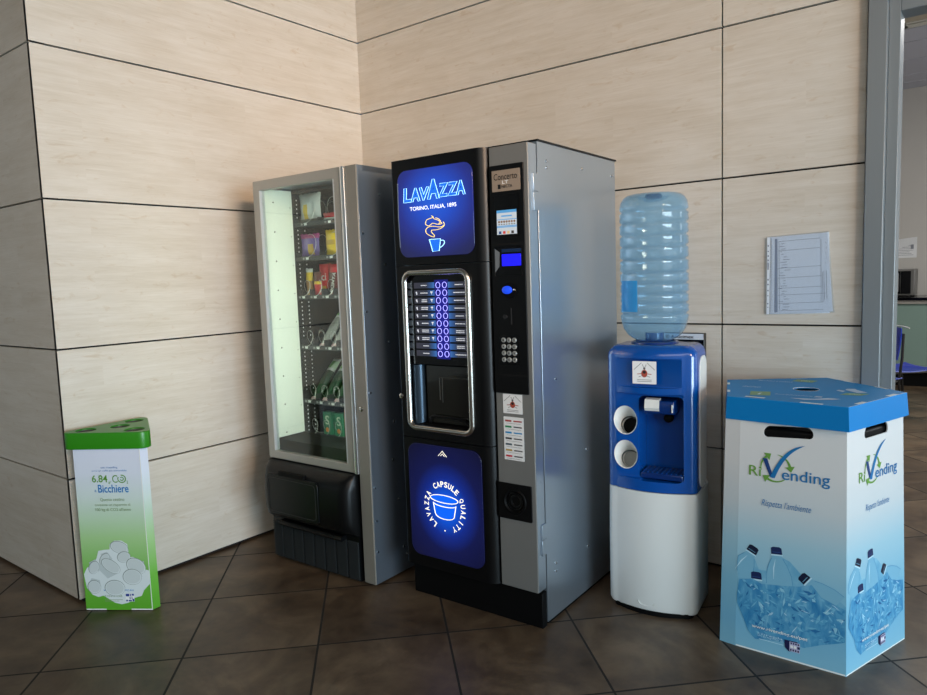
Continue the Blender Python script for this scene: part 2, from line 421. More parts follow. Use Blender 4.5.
o = MB(); o.add([(0, -.003, 0), (.2, -.003, .06), (.205, -.035, .13), (0, -.03, .11)], [(0, 1, 2, 3)]); o.add([(0, -.004, 0), (.2, -.004, .06), (.205, -.036, .13), (0, -.031, .11)], [(3, 2, 1, 0)])
o = o.obj('curled_paper', M_paper, loc=(2.1, 6.498, 1.505)); tag(o, 'curled loose sheet covering the top of the notice above the microwave', 'paper')

M_bluep = mat('blue_chair_plastic', (22, 52, 170), .3, coat=.2); M_dleg = mat('dark_chair_steel', (58, 56, 55), .35, .7)
def make_chair(label, loc, rz):
    t = thing('cafe_chair', label, 'chair', loc, rz, 'blue plastic chairs beyond the doorway')
    # seat shell, x = across, front is -y
    rings = []
    for j in range(13):
        v = j/12; yy = -.21+.42*v; zz = .455-.02*sin(pi*v)+(.02 if j == 0 else 0)-(.015 if j == 0 else 0)
        rings.append([(-.20+.40*i/10, yy, zz+.012*abs(i/5-1)**3) for i in range(11)])
    mb = MB(); mb.loft(rings, caps=False, closed=False); o = mb.obj('seat', M_bluep, t)
    s = o.modifiers.new('s', 'SOLIDIFY'); s.thickness = .008; baked(o)
    rings = []
    for j in range(9):
        v = j/8; hw = .20-.05*v*v; zz = .60+.24*v; yy = .20+.06*v
        rings.append([(-hw+2*hw*i/10, yy-.05*abs(i/5-1)**2+.02, zz) for i in range(11)])
    mb = MB(); mb.loft(rings, caps=False, closed=False); o = mb.obj('backrest', M_bluep, t)
    s = o.modifiers.new('s', 'SOLIDIFY'); s.thickness = .008; baked(o)
    MB().tube([(-.15, .286, .842), (-.08, .296, .848), (0, .299, .85), (.08, .296, .848), (.15, .286, .842)], .005).obj('edge_highlight', M_white, t)  # white tube standing in for a highlight along the backrest top
    for sx in (-.19, .19):
        MB().tube([(sx, -.2, 0), (sx, -.185, .25), (sx, -.17, .44)], .010).obj('leg', M_dleg, t)
        MB().tube([(sx, .23, 0), (sx, .2, .25), (sx, .19, .44), (sx*.97, .215, .62), (sx*.8, .24, .8)], .010).obj('leg', M_dleg, t)
    MB().tube([(-.19, -.17, .435), (-.19, .19, .435), (.19, .19, .435), (.19, -.17, .435)], .009, closed=True).obj('seat_frame', M_dleg, t)
    return t
make_chair('blue plastic chair seen edge-on, backrest tilting out past the doorway jamb', (2.234, 3.22, 0), radians(-52))
make_chair('farther blue plastic chair, its seat showing in front of the green counter', (2.40, 3.88, 0), radians(128))

# ------------------------------------------------------------------ snack machine  (local x: 0 = right side, y: 0 = front)
S = thing('snack_vending_machine', 'grey glass-fronted snack vending machine standing in the corner by the left wall', 'vending machine', (.9885, -1.0211, 0), .0153)
M_frame = mat('door_frame_grey', (168, 166, 160), .35, .4)
M_post = mat('post_grey', (146, 142, 134), .4, .35)
M_in = mat('cabinet_liner_dark', (30, 30, 32), .6)
M_inw = mat('cabinet_liner_white', (232, 238, 228), .5)
w = MB()
w.box(-.69, 0, .78, .80, .015, 1.835).box(-.69, -.665, .035, .78, .015, 1.835).box(-.69, 0, .035, .78, 1.81, 1.835).box(-.665, -.02, .035, .78, .2, .50).box(-.018, 0, .004, .78, .015, 1.835)
w.obj('cabinet', M_steel2, S, .0015)
w = MB()
w.box(-.66, -.645, .19, .70, .50, 1.80).box(-.135, -.12, .04, .70, .50, 1.80).box(-.645, -.135, .70, .715, .50, 1.80).box(-.645, -.135, .19, .70, 1.79, 1.805).box(-.645, -.135, .04, .70, .49, .505)
w.obj('inner_liner', M_in, S)
w = MB(); w.box(-.662, -.643, .028, .189, .603, 1.80); w.obj('white_inner_side', M_inw, S)
MB().box(-.66, -.137, .03, .195, .50, .596).obj('lower_fascia', M_matte, S)
k = Ink(frame((-.6425, 0, 0), (0, 1, 0), (0, 0, 1)))
for i in range(9): k.poly(circ(.075, .62+.14*i, .004), M_black)
for i in range(9): k.poly(circ(.175, .60+.14*i, .0025), M_black)
k.obj('fixing_holes', S)
k = Ink(frame((-.6445, 0, 0), (0, 1, 0), (0, 0, 1)))
for i in range(56): k.rect(.215, .221, .60+.021*i, .607+.021*i, M_paper); k.rect(.26, .266, .60+.021*i, .607+.021*i, M_paper)
k.obj('slotted_rail', S)
MB().box(-.068, -.001, -.002, .03, .015, 1.835).obj('front_post', M_post, S, .002)
# glazed door
door = plate('glass_door', [rrect(-.692, -.094, .506, 1.836, .006), rrect(-.648, -.139, .543, 1.791, .008)], .03, M_frame, front(0), S, .003)
MB().box(-.65, -.137, .012, .016, .541, 1.793).obj('glass_pane', M_glass, door)
MB().box(-.648, -.643, .001, .028, .545, 1.79).obj('lit_inner_edge', M_alulit, door); MB().box(-.146, -.139, .001, .028, .545, 1.79).obj('lit_inner_edge', M_alulit, door)  # bright colour stands in for light reflected on the frame's inner edges
w = MB(); w.lathe([(.0, -.006), (.009, -.006), (.012, .0), (.012, .03)], (-.081, 0, .506), 12); w = MB().prism([(-.094, .0), (-.091, -.008), (-.081, -.011), (-.071, -.008), (-.069, .0), (-.069, .02), (-.094, .02)], 'z', .507, 1.834)
w.obj('door_edge_strip', mat('bright_strip', (215, 218, 220), .22, .9), door)
# delivery hatch
w = MB(); bz = [(0, .502), (-.02, .50), (-.05, .475), (-.066, .43), (-.07, .36), (-.068, .29), (-.055, .245), (-.02, .222), (0, .215)]
def ins(x):  # how far the bulge is pulled back near its ends
    return x
rings = []
for x, s in ((-.684, .0), (-.682, .45), (-.672, .75), (-.655, .93), (-.63, 1), (-.15, 1), (-.122, .95), (-.104, .8), (-.092, .5), (-.087, 0)):
    rings.append([(x, y*s-.001, z) for y, z in bz]+[(x, .03, .215), (x, .03, .502)])
M_hatch = mat('hatch_black', (11, 12, 13), .34, spec=.22)
hat = MB().loft(rings).obj('delivery_hatch', M_hatch, S)
ol = rrect(-.63, -.27, .262, .452, .022)
flap = plate('hatch_flap', [ol], .012, mat('flap_black', (12, 13, 15), .3, spec=.3), front(-.0735), hat, .002)
MB().tube([(p[0], -.0745, p[1]) for p in rrect(-.615, -.285, .275, .438, .02)], .0014, 6, True).obj('flap_rim', mat('rim_grey', (40, 40, 40), .4), hat)
MB().box(-.54, -.365, -.072, -.04, .452, .472).obj('finger_notch', M_matte, hat)
# lower grille
w = MB(); w.box(-.684, -.087, -.004, .035, .012, .214); w.obj('plinth_panel', M_black, S)
w = MB(); n = 8; W0 = .597/n
for i in range(n):
    a = -.684+W0*i+.006; b = a+W0-.012
    for j in range(20):
        z = .018+j*.0088; w.add([(a, -.0045, z), (b, -.0045, z), (b, -.015, z+.003), (a, -.015, z+.003), (a, -.0045, z+.0062), (b, -.0045, z+.0062)], [(0, 1, 2, 3), (3, 2, 5, 4), (0, 3, 4), (1, 5, 2)])
w.obj('ventilation_grille', mat('grille_dark', (50, 54, 56), .5, spec=.3), S)
MB().prism([(0, .215), (-.03, .212), (-.042, .2), (-.035, .19), (0, .196)], 'x', -.60, -.17).obj('lower_lip', M_black, S)
def screw(x, y, z, parent, r=.007): MB().lathe([(r, 0), (r*.85, .003), (0, .004)], (x, y, z), 10, axis='x').obj('screw', M_screw, parent)
for z in (1.55, 1.22, .87, .45, .16, .30): screw(0, .02, z, S, .006)
for y, z in ((.13, 1.72), (.15, 1.42), (.15, 1.08), (.16, .72), (.14, .55), (.17, .36), (.19, .13), (.21, .09)): screw(0, y, z, S)
MB().lathe([(.011, 0), (.011, -.004), (.007, -.006), (0, -.006)], (-.035, -.002, .80), 16, axis='y').obj('lock', M_chrome, S)
# trays with spirals
M_tray = mat('tray_dark', (58, 58, 60), .5); M_coil = mat('coil_wire', (196, 196, 192), .3, .7)
TZ = [(1.625, 3), (1.459, 3), (1.27, 6), (1.02, 6), (.747, 6), (.570, 6)]
def lanes(n): L = .51/n; return [-.645+L*(i+.5) for i in range(n)]
for zb, n in TZ:
    tr = MB().box(-.643, -.137, .20, .66, zb+.004, zb+.010).box(-.643, -.137, .196, .20, zb, zb+.022)
    for i in range(n+1 if zb > .6 else 0):
        x = -.643+.506/n*i; tr.box(x-.0008, x+.0008, .20, .66, zb+.01, zb+(.05 if n == 6 else .04))
    tr = tr.obj('product_tray', M_tray, S)
    k = Ink(front(.1955))
    for x in lanes(n):
        k.rect(x-.008, x+.012, zb+.005, zb+.017, M_paper); k.rect(x-.032, x-.018, zb+.006, zb+.016, mat('tag_grey', (150, 150, 150), .6))
    k.obj('price_tags', tr)
    R0 = .040 if n == 6 else .058
    for x in lanes(n):
        pts = [(x+R0*cos(a), .205+a/(2*pi)*.075, zb+.014+R0+R0*sin(a)) for a in [(-pi/2)+2*pi*i/20 for i in range(20*5)]]
        MB().tube(pts, .0016, 5).obj('spiral', M_coil, tr)
# products ------------------------------------------------------------
def pouch(name, w, h, th, bands, label, cat, loc, tilt=0, group=None, rz=0, crimp=True):
    """sealed film bag standing on its lower seam, bands = [(height fraction, material)] from the bottom"""
    nx, ny = 10, 16; vs = []; fs = []; mi = []; ms = []
    for side in (-1, 1):
        for j in range(ny+1):
            v = j/ny
            for i in range(nx+1):
                u_ = i/nx; px = (u_-.5)*w*(1-.10*sin(pi*v)); d = (max(0, sin(pi*v))**.55)*(max(0, sin(pi*u_))**.6)*th/2
                d *= 1+.16*sin(9*u_+7*v)*sin(5*v+2); pz = v*h+(.004*(i % 2) if crimp and j in (0, ny) else 0)
                vs.append((px, side*d, pz))
    n = (nx+1)*(ny+1)
    for s in (0, 1):
        for j in range(ny):
            for i in range(nx):
                a = s*n+j*(nx+1)+i; q = (a, a+1, a+nx+2, a+nx+1); fs.append(q if s == 0 else q[::-1])
                v = (j+.5)/ny; m = next((b for t_, b in bands if v <= t_), bands[-1][1])
                if isinstance(m, tuple): m = m[0] if m[2] < (i+.5)/nx < m[3] else m[1]
                if m not in ms: ms.append(m)
                mi.append(ms.index(m))
    me = bpy.data.meshes.new(name); me.from_pydata(vs, [], fs)
    for p, i in zip(me.polygons, mi): p.material_index = i
    o = fin(name, me, ms, None, sharp=60); o.rotation_euler = (tilt, 0, rz); o.location = loc
    return tag(o, label, cat, group)
def W_(x, y, z):  # snack machine local -> world
    c, s = cos(.0153), sin(.0153); return (.9885+c*x-s*y, -1.0211+s*x+c*y, z)
foil = lambda n, c: mat(n, c, .3, 0, coat=.3)
F_white = foil('film_white', (214, 218, 214)); F_yel = foil('film_yellow', (226, 190, 40)); F_gold = foil('film_gold', (186, 150, 50)); F_red = foil('film_red', (196, 32, 42))
F_pur = foil('film_purple', (112, 92, 160)); F_brown = foil('film_brown', (92, 40, 38)); F_grey = foil('film_clear_grey', (150, 152, 148)); F_green = foil('film_green', (110, 178, 84))
F_dgreen = foil('film_dark_green', (26, 62, 40)); F_pink = foil('film_pink_white', (232, 186, 188)); F_or = foil('film_orange', (226, 140, 62)); F_lg = foil('film_pale_green', (188, 214, 184))
L3 = lanes(3); L6 = lanes(6); G1 = 'snacks on the upper trays'
def print_on(o, items, y):
    k = Ink(front(y))
    for kind, *a in items:
        if kind == 't': k.text(*a)
        elif kind == 'p': k.poly(*a)
    return k.obj('print', o)
o = pouch('crisp_bag', .162, .14, .05, [(.1, F_grey), (.62, (F_yel, F_white, .25, .5)), (1, F_white)], 'white and yellow crisp bag, first on the left of the top tray', 'snack bag', W_(-.560, .235, 1.645), group=G1)
pouch('crisp_bag', .13, .10, .05, [(1, F_grey)], 'clear grey snack bag beside the white and yellow bag on the top tray', 'snack bag', W_(-.405, .31, 1.645), group=G1)
pouch('snack_bar', .13, .035, .03, [(.4, F_white), (1, F_red)], 'low red and white snack bar on the top tray', 'snack bar', W_(-.40, .225, 1.645), group=G1)
pouch('snack_bag', .13, .115, .045, [(.12, F_pur), (.55, (F_gold, F_pur, .45, .85)), (.8, F_pur), (1, foil('film_magenta', (170, 60, 130)))], 'purple snack bag with a gold patch on the second tray', 'snack bag', W_(-.575, .235, 1.475), group=G1, rz=.1)
pouch('snack_bag', .11, .125, .045, [(.45, F_yel), (.6, (F_gold, F_yel, .2, .8)), (1, F_yel)], 'bright yellow snack bag on the second tray', 'snack bag', W_(-.415, .24, 1.475), group=G1)
a = pouch('biscuit_pack', .055, .135, .03, [(.12, F_gold), (.55, foil('film_tan', (160, 120, 70))), (.88, F_yel), (1, F_white)], 'yellow and tan biscuit pack, leftmost on the third tray', 'biscuit pack', W_(-.605, .245, 1.285), group=G1)
a = pouch('chocolate_bag', .088, .155, .035, [(.3, (F_gold, F_red, .25, .75)), (1, F_red)], 'tall red chocolate bag on the third tray', 'chocolate bag', W_(-.515, .268, 1.285), group=G1)
print_on(a, [('t', 'ici', (-.02, .025, .075, .11), F_white, .01)], -.0185)
a = pouch('chocolate_bar', .055, .115, .03, [(.5, F_red), (.6, F_yel), (1, F_brown)], 'small red and yellow wafer bar in front of the tall red bag', 'chocolate bar', W_(-.528, .228, 1.285), group=G1)
a = pouch('chocolate_bag', .085, .15, .035, [(.75, F_brown), (1, F_red)], 'dark brown chocolate bag with white lettering on the third tray', 'chocolate bag', W_(-.431, .25, 1.285), group=G1)
k = Ink(front(-.019)); k.text('BONTÀ', (-.045, .055, .055, .078), F_white, .02, rot=1.25); k.obj('print', a)
pouch('chocolate_bag', .075, .15, .035, [(.8, F_brown), (1, F_red)], 'rightmost dark brown chocolate bag on the third tray', 'chocolate bag', W_(-.347, .25, 1.285), group=G1)
def leaning(lane, z, body, top, label, dx=0):
    th = pouch('salad_pouch', .062, .25, .04, [(.09, F_pink), (.66, body), (.72, F_white), (.93, (top, F_lg, .15, .6)), (1, F_white)], label, 'pouch', W_(L6[lane]+.008+dx, .222, z+.016), tilt=-radians(42), group='sealed pouches leaning back in the lower trays')
    return th
nm = ['leftmost', 'second from the left', 'third from the left', 'fourth from the left']
for i in (1, 2, 3): leaning(i, 1.02, F_grey, F_green, ['', 'clear pouch with pink end, leftmost of those on the fourth tray', 'clear pouch with pink end, middle one on the fourth tray', 'clear pouch with pink end by the right edge of the glass, fourth tray'][i])
for i in (0, 1, 2, 3): leaning(i, .747, F_dgreen, F_green, 'dark green pouch with pink end, '+nm[i]+' on the fifth tray')
M_gbox = mat('carton_green', (42, 128, 88), .5); M_obox = mat('carton_orange', (216, 150, 96), .5)
def carton(x, wd, ht, m, label, swirl):
    o = MB().box(-wd/2, wd/2, 0, .035, 0, ht).obj('drink_carton', m, loc=W_(x-.035, .245, .585), bevel=.002); o.rotation_euler = (0, 0, .0153)
    tag(o, label, 'carton', 'cartons on the bottom tray'); k = Ink(front(-.0002)); k.text('S' if swirl else 'e', (-.012, .016, ht*.45, ht*.85), F_lg if swirl else M_gbox, .02)
    k.poly(circ(0, ht*.22, .012), F_or if swirl else F_white); k.obj('print', o)
carton(-.500, .06, .115, M_gbox, 'green carton, left one on the bottom tray', True)
carton(-.418, .06, .115, M_gbox, 'green carton, second one on the bottom tray', True)
carton(-.337, .075, .14, M_obox, 'taller orange carton on the bottom tray', False)

# ------------------------------------------------------------------ coffee machine  (x: 0 = right side, y: 0 = cabinet front)
K = thing('hot_drinks_machine', 'tall black and silver coffee vending machine with backlit blue panels', 'vending machine', (1.7855, -.8889, 0), .0242)
w = MB().box(-.655, 0, 0, .671, .015, 1.832); w.obj('cabinet', M_steel, K, .0015)
MB().box(-.665, .005, -.004, .676, 1.832, 1.838).obj('top_edge', M_black, K)
MB().box(-.642, -.004, -.034, .0, 0, .14).obj('kick_plate', M_matte, K, .002)
MB().box(-.638, -.008, .02, .6, .0, .014).obj('foot', M_matte, K)
YB = -.083   # face of the black door
def kf(x, z):  # measured on the silver face (-.063) -> same sight line on the black face
    return (x+.02*(1.37-x)/2.18, z+.02*(1.349-z)/2.18)
XL, XR, XC = -.636, -.171, -.225
RING = rrect(kf(-.601, 0)[0], kf(-.281, 0)[0], .7425, 1.376, .035)
def colm(z0, z1):
    pts = [(XC, -.006), (XC, YB)]+[(XC+.054*sin(a), YB+.054*(1-cos(a))) for a in [radians(10*i) for i in range(1, 10)]]+[(XR, -.006)]
    return MB().prism(pts, 'z', z0, z1)
def dpanel(z0, z1, hole=None):
    left = [(XL+.008, z0), (XC, z0), (XC, z1), (XL+.008, z1)]
    o = plate('door_panel', [left]+([hole] if hole else []), .077, M_black, front(YB), K)
    mb = colm(z0, z1); me = mb.mesh(); me2 = o.data
    c = fin('door_panel', me, M_black, K)
    # merge column into the same part
    import bmesh
    lw = MB().prism([(XL+.008, -.006), (XL+.008, YB), (XL+.002, YB+.003), (XL, YB+.01), (XL, -.006)], 'z', z0, z1).mesh()
    b = bmesh.new(); b.from_mesh(me2); b.from_mesh(me); b.from_mesh(lw); b.to_mesh(me2); b.free()
    bpy.data.objects.remove(c); me2.set_sharp_from_angle(angle=radians(35)); return o
up = dpanel(1.408, 1.826); mid = dpanel(.700, 1.405, RING); low = dpanel(.150, .697)
MB().tube([(p[0], YB-.004, p[1]) for p in RING], .0125, 12, True).obj('chrome_ring', M_chrome, mid)
MB().lathe([(.011, 0), (.011, -.004), (.006, -.006), (0, -.006)], (-.628, YB, .869), 16, axis='y').obj('lock', M_chrome, mid)
# inside of the ring: selection panel above, cup bay below
x0, x1 = -.60, -.262
bay = MB(); bay.box(x0, x1, -.004, .0, .74, 1.38).box(x0-.01, x0, YB+.02, .0, .74, 1.38); bay.obj('bay_back', M_matte, K)
MB().box(x0, x1, YB+.012, -.006, 1.005, 1.385).obj('selection_panel', M_gloss, K)
sp = K.children[-1]
NP = backlit('neon_blue_strip', (-.404, 1.19), (.055, .5), [(0, (24, 24, 140)), (.6, (18, 18, 110)), (1, (8, 8, 40))], 1)
YS = YB+.0115
k = Ink(front(YS)); k.rect(-.442, -.372, 1.03, 1.345, NP); k.obj('lit_strip', sp)
def lab(name, xa, xb, flip):
    N = NT(name); sep = N.node('ShaderNodeSeparateXYZ'); N.l(N.coord(), sep.inputs[0])
    f_ = N.math('DIVIDE', N.math('SUBTRACT', sep.outputs[0], xa), xb-xa)
    st = [(0, (52, 52, 62)), (.62, (48, 52, 66)), (.85, (44, 84, 140)), (1, (60, 110, 180))]
    if flip: st = [(1-p, c) for p, c in st][::-1]
    c = N.ramp(f_, [(p, srgb(*k_)) for p, k_ in st]); N.l(c, N.b.inputs['Emission Color']); N.b.inputs['Emission Strength'].default_value = 1.0
    N.b.inputs['Base Color'].default_value = srgb(20, 20, 24); N.b.inputs['Roughness'].default_value = .2; return N.m
ML = lab('label_lit_left', -.545, -.44, False); MR = lab('label_lit_right', -.372, -.272, True)
M_ringl = mat('neon_ring', (150, 150, 255), .4, emit=1.6, ecol=(170, 165, 255)); M_txt = mat('lit_white_text', (220, 225, 235), .5, emit=.55)
rw = random.Random(3)
for i in range(10):
    z = kf(0, 1.324-.0307*i)[1]
    row = MB().box(-.545, -.4415, YS-.003, YS, z-.0115, z+.0115).obj('selection_key', ML, K); MB().box(-.3725, -.272, YS-.003, YS, z-.0115, z+.0115).obj('selection_key', MR, K)
    for xc in (-.4225, -.3895):
        MB().tube([(xc+.0105*cos(a), YS-.002, z+.0115*sin(a)) for a in [2*pi*j/20 for j in range(20)]], .001, 6, True).obj('ring_light', M_ringl, row)
    k = Ink(front(YS-.0032))
    def dash(xa, xb, zc):
        x = xa
        while x < xb: d = rw.uniform(.002, .006); k.rect(x, min(x+d, xb), zc-.0017, zc+.0017, M_txt); x += d+.0012
    two = i in (2, 3, 6, 7)
    hw = rw.uniform(.013, .02)
    for dz in ((.003, -.004) if two else (0,)): dash(-.493-hw, -.493+hw, z+dz)
    hw = rw.uniform(.016, .03)
    for dz in ((.003, -.004) if i in (6, 7, 8) else (0,)): dash(-.318-hw, -.318+hw, z+dz)
    if 0 < i < 8: k.poly([(-.537, z+.004), (-.530, z+.006), (-.528, z-.006), (-.532, z-.007)], M_txt); k.rect(-.46, -.449, z+.001, z+.006, M_txt); k.rect(-.456, -.453, z-.006, z+.001, M_txt)
    k.obj('key_print', row)
for i in range(10): MB().box(x0+.006, x0+.042, YB+.0105, YB+.013, 1.324-.0307*i-.010, 1.324-.0307*i+.012).obj('side_key', mat('side_key_grey', (64, 72, 82), .35), sp)
# cup bay
M_pillar = mat('pillar_blue_grey', (58, 76, 92), .3, .6)
MB().lathe([(.028, .755), (.028, 1.0)], (-.560, -.045, 0), 20).obj('bay_pillar', M_pillar, K)
cd = MB().box(-.515, -.268, -.052, -.046, .765, .998).obj('cup_door', mat('smoked_window', (26, 27, 24), .1, coat=.5), K)
MB().box(-.45, -.447, -.054, -.052, .86, .95).obj('nozzle', mat('nozzle_grey', (74, 76, 74), .3), cd); MB().box(-.436, -.434, -.054, -.052, .85, .955).obj('nozzle', MATS['nozzle_grey'], cd)
MB().box(-.45, -.29, -.054, -.052, .95, .955).box(-.37, -.29, -.054, -.052, .79, .793).obj('door_line', mat('line_grey', (48, 50, 47), .4), cd)
MB().tube([(-.50, -.058, .762), (-.495, -.06, .785), (-.475, -.06, .793), (-.35, -.06, .79), (-.325, -.06, .785), (-.29, -.06, .758)], .006, 8).obj('grip_bar', M_black, cd)
MB().prism([(-.07, .758), (-.006, .768), (-.006, .75), (-.07, .75)], 'x', x0, x1).obj('drip_tray', M_matte, K)
# upper backlit picture
a0 = kf(-.617, 1.439); a1 = kf(-.244, 1.785)
UP = backlit('backlit_blue_logo', ((a0[0]+a1[0])/2, 1.655), (.30, .26), [(0, (34, 100, 226)), (.3, (32, 78, 200)), (.6, (36, 48, 138)), (.85, (32, 36, 92)), (1, (32, 34, 72))], .95)
s1 = plate('upper_picture', [rrect(a0[0], a1[0], a0[1], a1[1], .042, 8)], .006, UP, front(YB-.004), K, .0015)
MB().tube([(a0[0]+.001, YB-.003, 1.48), (a0[0]-.002, YB-.003, 1.60), (a0[0]+.001, YB-.003, 1.735)], .003, 6).obj('edge_glint', mat('glint_grey', (120, 130, 150), .15, .5), up)  # thin pale tube standing in for a glint on the picture's left edge
M_neonc = mat('neon_cyan', (170, 230, 255), .4, emit=1.2, ecol=(165, 225, 255)); M_fillb = mat('letter_blue', (20, 90, 200), .3, emit=.9, ecol=(24, 104, 214))
M_neonw = mat('neon_white', (235, 240, 255), .4, emit=1.2); M_neony = mat('neon_yellow', (250, 215, 120), .4, emit=.85, ecol=(255, 226, 120)); M_neonf = mat('neon_white_warm', (245, 238, 220), .4, emit=1.1)
def pxy(px, py):  # the logo was measured in a 591 x 695 picture of the panel
    u_ = (px-18)/(548-18); top = 72-60*u_; bot = 678-18*u_; v = (py-top)/(bot-top)
    return (a0[0]+u_*(a1[0]-a0[0]), a1[1]-v*(a1[1]-a0[1]))
def logo(body, quads, parent):
    k = Ink(front(YB-.0045)); tb = MB()
    for ch, x_0, x_1, yt, yb in quads:
        pa = pxy(x_0, yb); pb = pxy(x_1, yt)
        me = textmesh(ch, (0, 1, 0, 1), .035, 0)
        sh_ = .10 if ch != 'A' else .04
        P = [Vector((pa[0]+(v.co.x*(1-sh_)+v.co.y*sh_)*(pb[0]-pa[0]), YB-.0047, pa[1]+v.co.y*(pb[1]-pa[1]))) for v in me.vertices]
        ec = {}
        for p in me.polygons:
            vs = list(p.vertices)
            for i in range(len(vs)): e = tuple(sorted((vs[i], vs[i-1]))); ec[e] = ec.get(e, 0)+1
        nb = {}
        for (a, b), c in ec.items():
            if c == 1: nb.setdefault(a, []).append(b); nb.setdefault(b, []).append(a)
        k.k += 1
        k.mb.add([p+Vector((0, -.0002, 0)) for p in P], [tuple(p.vertices) for p in me.polygons], k.mi(M_fillb))
        done = set()
        for s0 in list(nb):
            if s0 in done or len(nb[s0]) != 2: continue
            loop = [s0]; done.add(s0); cur = nb[s0][0]; prev = s0
            while cur != s0 and cur not in done:
                loop.append(cur); done.add(cur); nx = [q for q in nb[cur] if q != prev]
                if not nx: break
                prev, cur = cur, nx[0]
            if len(loop) > 3: tb.tube([P[i] for i in loop], .0013, 5, True)
        bpy.data.meshes.remove(me)
    k.obj('logo_letter_fill', parent); tb.obj('logo_letter_outline', M_neonc, parent)
logo('LAVAZZA', [('L', 60, 124, 184, 290), ('A', 116, 186, 184, 284), ('V', 172, 250, 180, 278), ('A', 236, 326, 124, 270), ('Z', 316, 384, 156, 256), ('Z', 380, 448, 150, 250), ('A', 438, 502, 140, 246)], s1)
k = Ink(front(YB-.0045))
pa = pxy(105, 352); pb = pxy(437, 302)
k.text('TORINO, ITALIA, 1895', (pa[0], pb[0], pa[1]+.0, pa[1]+.017), M_neonw, .008)
k.obj('caption', s1)
tb = MB(); Y3 = YB-.006
def strok(pts, rr=.0013, tb=tb): tb.tube([(pxy(*p)[0], Y3, pxy(*p)[1]) for p in pts], rr, 6)
strok(bez((262, 385), (300, 400), (240, 400), (225, 415))+bez((225, 415), (200, 450), (240, 470), (262, 440))+bez((262, 440), (285, 430), (300, 460), (335, 440))+bez((335, 440), (300, 400), (280, 420), (268, 390)))
strok(bez((345, 430), (370, 470), (300, 490), (262, 485))+bez((262, 485), (240, 505), (290, 515), (275, 535))+bez((275, 535), (210, 520), (200, 480), (240, 462))+bez((240, 462), (290, 450), (320, 480), (345, 455)))
strok(bez((290, 400), (330, 410), (330, 430), (310, 445)))
tb.obj('steam_outline', M_neony, s1)
tb = MB()
def strok2(pts): tb.tube([(pxy(*p)[0], Y3, pxy(*p)[1]) for p in pts], .0016, 6)
strok2([(240, 552), (320, 548), (308, 632), (262, 638), (240, 552)]); strok2(bez((322, 560), (360, 550), (352, 595), (314, 610)))
tb.obj('cup_outline', M_neonc, s1)
k = Ink(front(YB-.0045)); k.poly([pxy(*q) for q in ((243, 555), (318, 551), (306, 630), (263, 635))], M_fillb); k.obj('cup_fill', s1)
# lower backlit picture
b0 = kf(-.622, .189); b1 = kf(-.246, .67)
LP = backlit('backlit_blue_capsule', (-.41, .425), (.27, .30), [(0, (14, 104, 240)), (.2, (12, 84, 216)), (.4, (18, 44, 140)), (.62, (16, 22, 72)), (1, (14, 15, 44))], .9)
s2 = plate('lower_picture', [rrect(b0[0], b1[0], b0[1], b1[1], .045, 8)], .006, LP, front(YB-.004), K, .0015)
cc = kf(-.4355, .4165); RX = .094; k = Ink(front(YB-.0045))
def ringtext(word, a_mid, span, R=RX):
    n = len(word)
    for i, ch in enumerate(word):
        a = radians(a_mid+span/2-span*i/(n-1)); me = textmesh(ch, (-.0078, .0078, -.0115, .0115), .02) if ch != 'I' else textmesh(ch, (-.002, .002, -.0115, .0115), .0)
        T = Matrix.Translation((cc[0]+R*cos(a), cc[1]+R*1.02*sin(a), 0)) @ Matrix.Rotation(a-pi/2, 4, 'Z')
        k.mb.add([k.F @ (T @ v.co+Vector((0, 0, .001))) for v in me.vertices], [tuple(p.vertices) for p in me.polygons], k.mi(M_neonf)); bpy.data.meshes.remove(me)
ringtext('CAPSULE', 84, 72); ringtext('QUALITY', -18, 86); ringtext('LAVAZZA', 192, 84)
k.poly(circ(cc[0]-.003, cc[1]-.098, .003), M_neonf); k.obj('ring_lettering', s2)
tb = MB(); Y3 = YB-.006
def ell(cx, cz, rx, rz, a0_=0, a1_=360, tilt=-.0, r=.0016):
    tb.tube([(cx+rx*cos(a), Y3, cz+rz*sin(a)+tilt*rx*cos(a)) for a in [radians(a0_+(a1_-a0_)*i/36) for i in range(37)]], r, 6)
ell(cc[0]-.002, cc[1]+.034, .071, .016); ell(cc[0], cc[1]+.014, .058, .012, 180, 360)
tb.tube([(cc[0]-.058, Y3, cc[1]+.014), (cc[0]-.050, Y3, cc[1]-.030)]+[(cc[0]+.048*cos(a), Y3, cc[1]-.032+.018*sin(a)) for a in [radians(190+160*i/12) for i in range(13)]]+[(cc[0]+.058, Y3, cc[1]+.014)], .0016, 6)
for s in (1, .45):
    zc = .650-(1-s)*.012; xc = kf(-.437, 0)[0]; tb.tube([(xc-.022*s, Y3, zc-.014*s), (xc, Y3, zc+.008*s), (xc+.022*s, Y3, zc-.014*s)], .0011, 6)
tb.obj('capsule_outline', M_neonf, s2)
k = Ink(front(YB-.0043)); FB = mat('capsule_fill_blue', (10, 90, 235), .3, emit=.9)
k.poly([(cc[0]-.054, cc[1]+.012), (cc[0]-.048, cc[1]-.03), (cc[0]-.02, cc[1]-.047), (cc[0]+.02, cc[1]-.047), (cc[0]+.048, cc[1]-.03), (cc[0]+.054, cc[1]+.012)], FB); k.poly(circ(cc[0]-.002, cc[1]+.034, .069, .0145), FB); k.obj('capsule_fill', s2)
